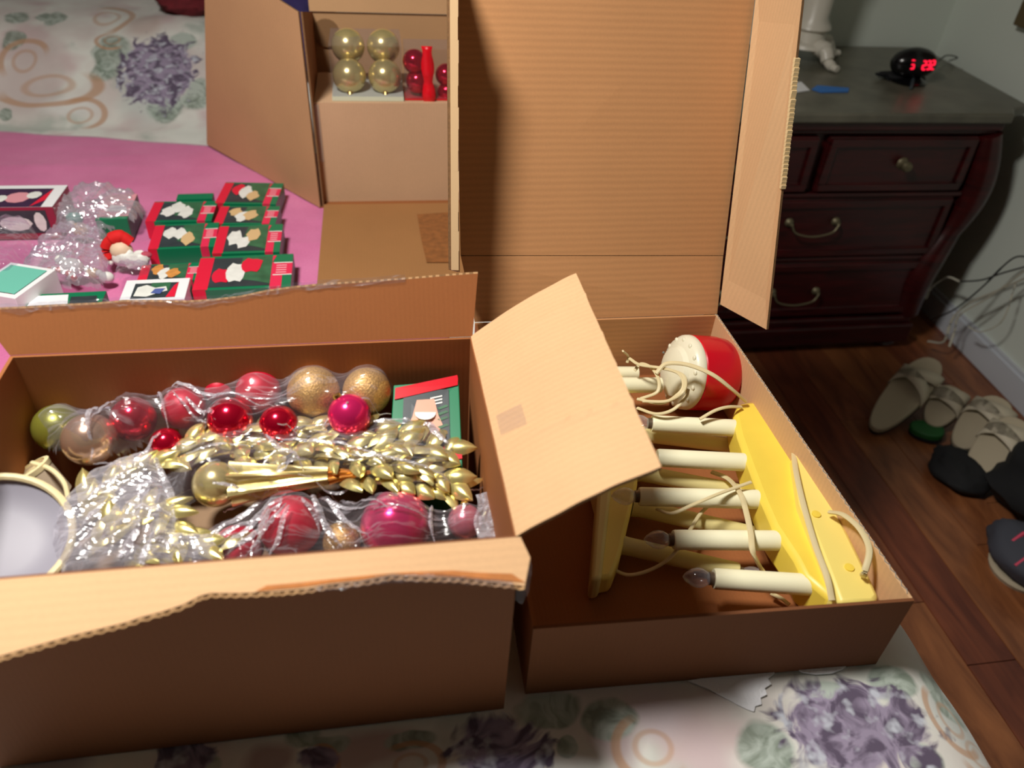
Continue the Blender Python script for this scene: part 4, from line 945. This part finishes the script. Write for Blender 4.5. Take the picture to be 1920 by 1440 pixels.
mesh('mitten', MB().ball(sc0+Vector((.046, -.006, -.008)), .009, 12, sq=(1.4, 1, .8)), P('rose_felt', (180, 70, 90), .8), S, smooth=True)
def small(px, py, z, kind_, label, mat, r=.014):
    c = uz(px, py, z); o = thing('tree_ornament', label, 'ornament', c+Vector((0, 0, -r)))
    if kind_ == 'cane':
        pp = crv([c+Vector((-.03, .01, 0)), c+Vector((-.005, .002, .008)), c+Vector((.02, -.01, .004)), c+Vector((.034, -.022, -.002))])
        for k_ in range(len(pp)-1): mesh('stripe', MB().tube([pp[k_], pp[k_+1]], r*.5, 8), M['red_pl'] if (k_//3) % 2 else M['pr_white'], o, smooth=True)
    else:
        mesh('body', MB().ball(c, r, 16, sq=(1.2, .9, 1)), M[mat], o, smooth=True); mesh('head', MB().ball(c+Vector((-r*1.1, r*.4, r*.6)), r*.6, 12), M['pr_white'], o, smooth=True)
    return c
SM = []
for a in [(112, 512, .64, 'cane', 'red and white striped cane ornament inside the near crumpled bag', 'red_pl', .012), (75, 525, .632, 'f', 'rose and white figure ornament at the left of the crumpled bag', 'pr_rose', .016), (135, 500, .65, 'f', 'white figure ornament high in the crumpled bag', 'pr_white', .018),
          (175, 512, .63, 'f', 'gold figure ornament at the right end of the crumpled bag', 'pr_tan', .011), (60, 540, .625, 'f', 'pink ornament at the bag\'s near left corner', 'band_pink', .012), (200, 520, .63, 'f', 'cream figure ornament below the red-hatted figure', 'pr_white', .012), (150, 430, .64, 'f', 'cream ornament deep in the rear crumpled bag', 'pr_tan', .015), (140, 410, .64, 'f', 'teal ornament in the rear crumpled bag', 'pr_teal', .015)]:
    SM.append((small(*a), a[-1]*1.2))
zB = lambda X, Y: .625+0*X
drape('clear_bag', [(105, 395, .64), (150, 355, .64), (250, 352, .66), (270, 380, .66), (262, 430, .63), (225, 445, .62), (200, 450, .62), (120, 450, .62), (98, 430, .62)], lambda X, Y: .664+.012*np.sin(X*60)*np.cos(Y*40), SM[6:], 'film_milky', 'crumpled clear bag over the rose-printed green carton', gather=(150, 400, .66), wr=.008, seed=21, tail=.03)
drape('clear_bag', [(70, 470, .63), (120, 425, .64), (200, 430, .64), (212, 480, .63), (205, 535, .62), (180, 556, .61), (60, 562, .61), (45, 530, .61)], lambda X, Y: .650+.014*np.sin(X*50+1)*np.cos(Y*45), SM[:6], 'film_milky', 'crumpled clear bag of small ornaments, nearest the big box', gather=(170, 450, .65), wr=.009, seed=23, tail=.03)
drape('clear_bag', [(-60, 430, .66), (60, 432, .66), (85, 470, .64), (75, 520, .63), (40, 560, .62), (-60, 575, .62)], lambda X, Y: .694+.006*np.sin(X*50+1), [], 'film', 'clear bag sagging over the teal-printed carton at the left edge', gather=(60, 440, .68), wr=.006, seed=25, tail=.03)
drape('clear_bag', [(218, 500, .64), (240, 485, .65), (285, 488, .65), (290, 515, .64), (255, 535, .63), (215, 530, .63)], lambda X, Y: .652+0*X, [], 'film', 'small clear pouch between the red-hatted figure and the white-framed carton', gather=(240, 500, .65), wr=.006, seed=27, tail=.02)

# doilies under box B
def doily(px, label, z=.6012):
    pts = [uz(a, b, z) for a, b in px]; return single('lace_doily', MB().prism(pts, (0, 0, -.0016)), M['lace'], label, 'doily', pts[0])
base_px = [(1280, 1278), (1300, 1275), (1430, 1255), (1455, 1250)]
sc_ = [(1452, 1262), (1440, 1272), (1446, 1282), (1434, 1290), (1438, 1302), (1426, 1308), (1428, 1320), (1416, 1324), (1414, 1334), (1402, 1330), (1385, 1322), (1360, 1308), (1330, 1292)]
doily([(1290, 1276), (1450, 1250)]+sc_, 'white lace doily corner with scalloped edge sticking out under the shallow box')
doily([(1490, 1252), (1590, 1246), (1580, 1254), (1560, 1262), (1530, 1264), (1505, 1260)], 'thin white lace edge peeking out right of the doily corner')

# ------------------------------------------------------------------ dresser
DY = 1.95; DX0, DX1 = .80, 1.755
Dr = thing('dresser', 'dark cherry dresser with grey marble top in the corner', 'dresser', (1.2, 2.25, 0))
mesh('carcass', MB().box((DX0, DY+.012, .10), (DX1-.02, 2.60, .752)), M['cherry'], Dr, bevel=.004)
mt = MB().prism([(DX0-.03, DY-.03, .772), (DX1+.005, DY-.03, .772), (DX1+.04, DY+.02, .772), (DX1+.11, 2.0, .772), (DX1+.15, 2.615, .772), (DX0-.03, 2.615, .772)], (0, 0, .028))
mesh('marble_top', mt, M['marble'], Dr, bevel=.006)
mesh('cornice', MB().box((DX0-.02, DY-.018, .748), (DX1, 2.6, .7719)).box((DX0-.01, DY-.008, .735), (DX1-.01, 2.6, .748)), M['cherry'], Dr, bevel=.004)
mesh('plinth', MB().box((DX0-.02, DY-.035, .03), (DX1-.02, 2.6, .10)).box((DX0-.01, DY-.02, .10), (DX1-.03, 2.6, .125)), M['cherry'], Dr, bevel=.006)
for fx in (DX0+.03, DX1-.08): mesh('foot', MB().lathe([(.035, 0), (.045, .012), (.03, .03)], (fx, DY+.02, 0), (0, 0, 1), 16), M['cherry'], Dr, smooth=True)
# serpentine corner post
pp = []
for i in range(25):
    t = i/24; z = .125+t*.61; off_ = .028*math.sin(t*math.pi*2+math.pi*1.1)+.012*t; pp.append(Vector((DX1-.025+off_, DY+.004, z)))
mesh('corner_post', MB().tube(pp, [.034+.014*abs(math.sin(i/24*math.pi*2)) for i in range(25)], 14), M['cherry'], Dr, smooth=True)
def drawer(x0_, x1_, z0_, z1_, hs, lab=None):
    f = mesh('drawer', MB().box((x0_, DY-.008, z0_), (x1_, DY+.012, z1_)), M['cherry'], Dr, bevel=.004)
    mb = MB(); b_ = .026
    mb.box((x0_+.004, DY-.017, z0_+.004), (x1_-.004, DY-.008, z0_+b_)).box((x0_+.004, DY-.017, z1_-b_), (x1_-.004, DY-.008, z1_-.004)).box((x0_+.004, DY-.017, z0_+b_), (x0_+b_, DY-.008, z1_-b_)).box((x1_-b_, DY-.017, z0_+b_), (x1_-.004, DY-.008, z1_-b_))
    mesh('drawer_molding', mb, M['cherry'], f, bevel=.003)
    for (hx, hz, kd) in hs:
        if kd == 'k':
            mesh('knob', MB().lathe([(.018, 0), (.016, .004), (.007, .008), (.007, .018), (.015, .024), (.012, .033), (1e-5, .036)], (hx, DY-.008, hz), (0, -1, 0), 20), M['brass'], f, smooth=True)
        else:
            mb = MB()
            for s_ in (-.075, .075): mb.lathe([(.014, 0), (.012, .006), (.006, .010), (.006, .020), (1e-5, .024)], (hx+s_, DY-.008, hz), (0, -1, 0), 16)
            mb.tube(crv([(hx-.075, DY-.03, hz), (hx-.060, DY-.034, hz-.022), (hx-.02, DY-.034, hz-.034), (hx+.02, DY-.034, hz-.034), (hx+.060, DY-.034, hz-.022), (hx+.075, DY-.03, hz)]), .0032, 8)
            mesh('bail_handle', mb, M['brass'], f, smooth=True)
drawer(1.235, 1.70, .565, .728, [(1.485, .650, 'k')]); drawer(.84, 1.205, .565, .728, [(.95, .650, 'k')])
drawer(.84, 1.70, .352, .545, [(1.262, .47, 'b'), (.96, .47, 'b')])
drawer(.84, 1.70, .135, .332, [(1.275, .228, 'b'), (.96, .228, 'b')])
mesh('rail', MB().box((.82, DY-.012, .547), (1.72, DY+.012, .562)).box((.82, DY-.012, .334), (1.72, DY+.012, .350)), M['cherry'], Dr, bevel=.004)
# things on the dresser
bs_ = uz(1500, 112, .8)
St = thing('table_lamp_base', 'white ornate footed lamp base at the back of the dresser', 'lamp', (bs_.x, bs_.y, .8))
cx, cy = bs_.x+.01, bs_.y
mesh('column', MB().lathe([(.075, .045), (.070, .055), (.052, .062), (.046, .09), (.060, .10), (.056, .11), (.042, .13), (.046, .30), (.060, .36), (.045, .42), (.02, .44)], (cx, cy, .8), (0, 0, 1), 28), M['stat'], St, smooth=True)
for k_ in range(4):
    a = math.pi/4+k_*math.pi/2-.5; d = Vector((math.cos(a), math.sin(a), 0)); o_ = Vector((cx, cy, .8))
    mesh('foot', MB().tube(crv([o_+d*.05+Vector((0, 0, .052)), o_+d*.085+Vector((0, 0, .046)), o_+d*.105+Vector((0, 0, .022)), o_+d*.13+Vector((0, 0, .012)), o_+d*.150+Vector((0, 0, .012))]), [.028]*8+[.022]*8+[.016]*8+[.012]*8+[.010], 12, flat=.9), M['stat'], St, smooth=True)
cc_ = uz(1712, 122, .85)
Ck = thing('alarm_clock', 'black oval alarm clock with glowing red digits on the dresser', 'clock', (cc_.x, cc_.y, .8))
mesh('clock_body', MB().ball((cc_.x, cc_.y, .856), .072, 28, sq=(1.02, .62, .62)), M['black'], Ck, smooth=True)
mesh('base', MB().lathe([(.05, 0), (.055, .006), (.04, .014), (.022, .02)], (cc_.x, cc_.y, .8001), (0, 0, 1), 24), M['black'], Ck, smooth=True)
for k_, dx in enumerate((-.030, .004, .020, .036)):
    x_ = cc_.x+dx; h = .011; yb = cc_.y-.046+abs(dx-.005)*.2; zz = .862
    mb = MB()
    def seg(xa, za, xb, zb_): mb.tube([Vector((x_+xa, yb-(za)*-.3, zz+za)), Vector((x_+xb, yb-(zb_)*-.3, zz+zb_))], .0024, 6)
    seg(-.004, h, .004, h); seg(-.004, 0, .004, 0); seg(-.004, -h, .004, -h); seg(.005, h, .005, 0)
    seg(*( (-.005, 0, -.005, -h) if k_ % 2 else (.005, 0, .005, -h)))
    mesh('digit', mb, M['led'], Ck)
cord([uz(1755, 118, .83), uz(1775, 104, .83), uz(1795, 108, .82), uz(1780, 114, .802)], 'black cord trailing from the alarm clock', .003, 'bcord')
p1 = uz(1690, 150, .8)
single('black_pouch', blob((p1.x, p1.y+.0, .812), (.075, .035, .016), 12, .3), M['blackm'], 'black pouch lying in front of the alarm clock', 'pouch', (p1.x, p1.y, .8), smooth=True)
p2 = uz(1716, 136, .83); p3 = uz(1708, 165, .806)
br_ = thing('makeup_brush', 'small brush with orange head and steel handle leaning on the pouch', 'brush', p3)
mesh('brush_head', MB().lathe([(.010, 0), (.017, .012), (.015, .028), (.006, .034)], p2+Vector((0, 0, -.012)), (p2-p3), 14), P('orange_bristle', (176, 96, 58), .7), br_, smooth=True)
mesh('handle', MB().tube([p2+Vector((0, 0, -.012)), p3], [.006, .004], 10), P('steel_blue', (96, 112, 120), .3, .6), br_, smooth=True)
pb_ = [uz(a, b, .801) for a, b in [(1522, 168), (1532, 161), (1592, 166), (1590, 173), (1540, 174)]]
single('blue_strip', MB().prism(pb_, (0, 0, .002)), M['bluep'], 'bright blue strip lying near the front edge of the dresser', 'strip', pb_[0])
pb_ = [uz(a, b, .801) for a, b in [(1470, 160), (1502, 154), (1518, 170), (1480, 176)]]
single('paper_slip', MB().prism(pb_, (0, 0, .0016)), M['white_card'], 'white paper slip left of the blue strip on the dresser', 'paper', pb_[0])

# ------------------------------------------------------------------ slippers, cords and dark things by the right wall
def slipper(heel, toe, hz, tz, label, mat='slip', w=.058, strap=True, name='slipper'):
    a = uz(*heel, hz); b = uz(*toe, tz); d = b-a; L = d.length; d.normalize(); s_ = Vector((0, 0, 1)).cross(d); s_ = -s_.normalized(); n_ = d.cross(s_).normalized(); n_ = n_ if n_.z > 0 else -n_
    o = thing(name, label, 'slipper', a+Vector((0, 0, -.01)))
    def outl(k_, N=30):
        t = k_/N*2*math.pi; c_ = math.cos(t); sn = math.sin(t); u = .5-.5*c_; ww = w*(.78+.28*u)*math.copysign(abs(sn)**.8, sn); return a+d*(u*L)+s_*ww
    mesh('sole', MB().prism([outl(k_)-n_*.010 for k_ in range(30)], n_*.020), M[mat], o, smooth=True, bevel=.004)
    mesh('outsole', MB().prism([outl(k_)-n_*.018 for k_ in range(30)], n_*.0078), M['blackm'], o, smooth=True, bevel=.002)
    if strap:
        for (u0, u1) in ((.50, .74), (.78, .58)):
            vs = []
            for i in range(13):
                t = i/12*math.pi; h = .040*math.sin(t); u = u0+(u1-u0)*i/12; c_ = a+d*(u*L)+s_*(w*1.02*math.cos(t))+n_*(h+.002)
                vs += [c_-d*.022+n_*0, c_+d*.022]
            q_ = mesh('strap', MB().add(vs, [[2*i, 2*i+1, 2*i+3, 2*i+2] for i in range(12)]), M['slip2'], o, smooth=True)
            m_ = q_.modifiers.new('s', 'SOLIDIFY'); m_.thickness = .004
    return o
slipper((1638, 806), (1752, 676), .025, .125, 'beige slide slipper with crossed straps, nearest the dresser')
slipper((1745, 800), (1790, 728), .03, .10, 'beige slipper pushed behind the nearest two, half hidden', w=.05)
slipper((1795, 840), (1880, 750), .035, .12, 'beige slipper third from the dresser along the baseboard')
slipper((1822, 890), (1915, 790), .035, .13, 'beige slide slipper farthest from the dresser on the black bag')
slipper((1705, 800), (1770, 812), .02, .03, 'dark green slipper between the beige slippers', 'slipg', .04, False)
p = uz(1800, 880, .03); single('black_shoe', blob((p.x, p.y, .03), (.07, .09, .035), 31, .25), M['blackm'], 'black shoe in shadow below the beige slippers', 'shoe', (p.x, p.y, 0), smooth=True)
p = uz(1900, 930, .05); single('black_bag', blob((p.x+.10, p.y-.10, .09), (.17, .22, .09), 33, .25), M['blackm'], 'black bag slumped on the floor at the right edge', 'bag', (p.x, p.y, 0), smooth=True)
p = uz(1905, 1050, .05); sn = thing('sneaker', 'grey sneaker with pink marks at the right edge of the floor', 'shoe', (p.x, p.y, 0))
mesh('upper', blob((p.x+.035, p.y, .055), (.075, .12, .05), 41, .15), P('grey_mesh', (62, 64, 74), .8), sn, smooth=True)
mesh('outsole', MB().lathe([(.07, 0), (.075, .012), (.07, .02)], (p.x+.035, p.y, 0), (0, 0, 1), 24), M['slip'], sn, smooth=True)
for dy in (-.03, .02): mesh('pink_stripe', MB().tube([Vector((p.x-.035, p.y+dy, .07)), Vector((p.x+.02, p.y+dy+.015, .105))], .005, 6), P('pink_print', (200, 60, 90), .6), sn)
# cords
def wc(pts): return [tuple(float(v_) for v_ in ux(a, b, X_)) for a, b, X_ in pts]
cord(wc([(1735, 560, 1.80), (1745, 540, 1.81), (1775, 520, 1.82), (1800, 528, 1.83)]), 'pale cord arch nearest the dresser side', .005, 'wcord')
cord(wc([(1740, 640, 1.78), (1770, 640, 1.80), (1785, 600, 1.81), (1815, 570, 1.83), (1870, 545, 1.85), (1925, 520, 1.86)]), 'pale cord rising along the wall to the right edge', .005, 'wcord')
cord(wc([(1780, 650, 1.80), (1790, 620, 1.81), (1800, 590, 1.81), (1850, 560, 1.84), (1925, 505, 1.86)]), 'second pale cord beside the wall, slightly higher', .004, 'wcord')
cord(wc([(1745, 600, 1.79), (1790, 580, 1.80), (1840, 540, 1.83), (1880, 500, 1.85), (1905, 482, 1.86), (1930, 482, 1.86)]), 'black cord looping up the right wall', .004, 'bcord')
cord(wc([(1800, 528, 1.82), (1840, 525, 1.84), (1880, 512, 1.85), (1930, 498, 1.86)]), 'straight black cord along the wall', .004, 'bcord')
cord(wc([(1905, 530, 1.86), (1880, 600, 1.85), (1840, 622, 1.83), (1815, 612, 1.82)]), 'thin grey cord hanging in a loop on the wall', .003, 'wcord')
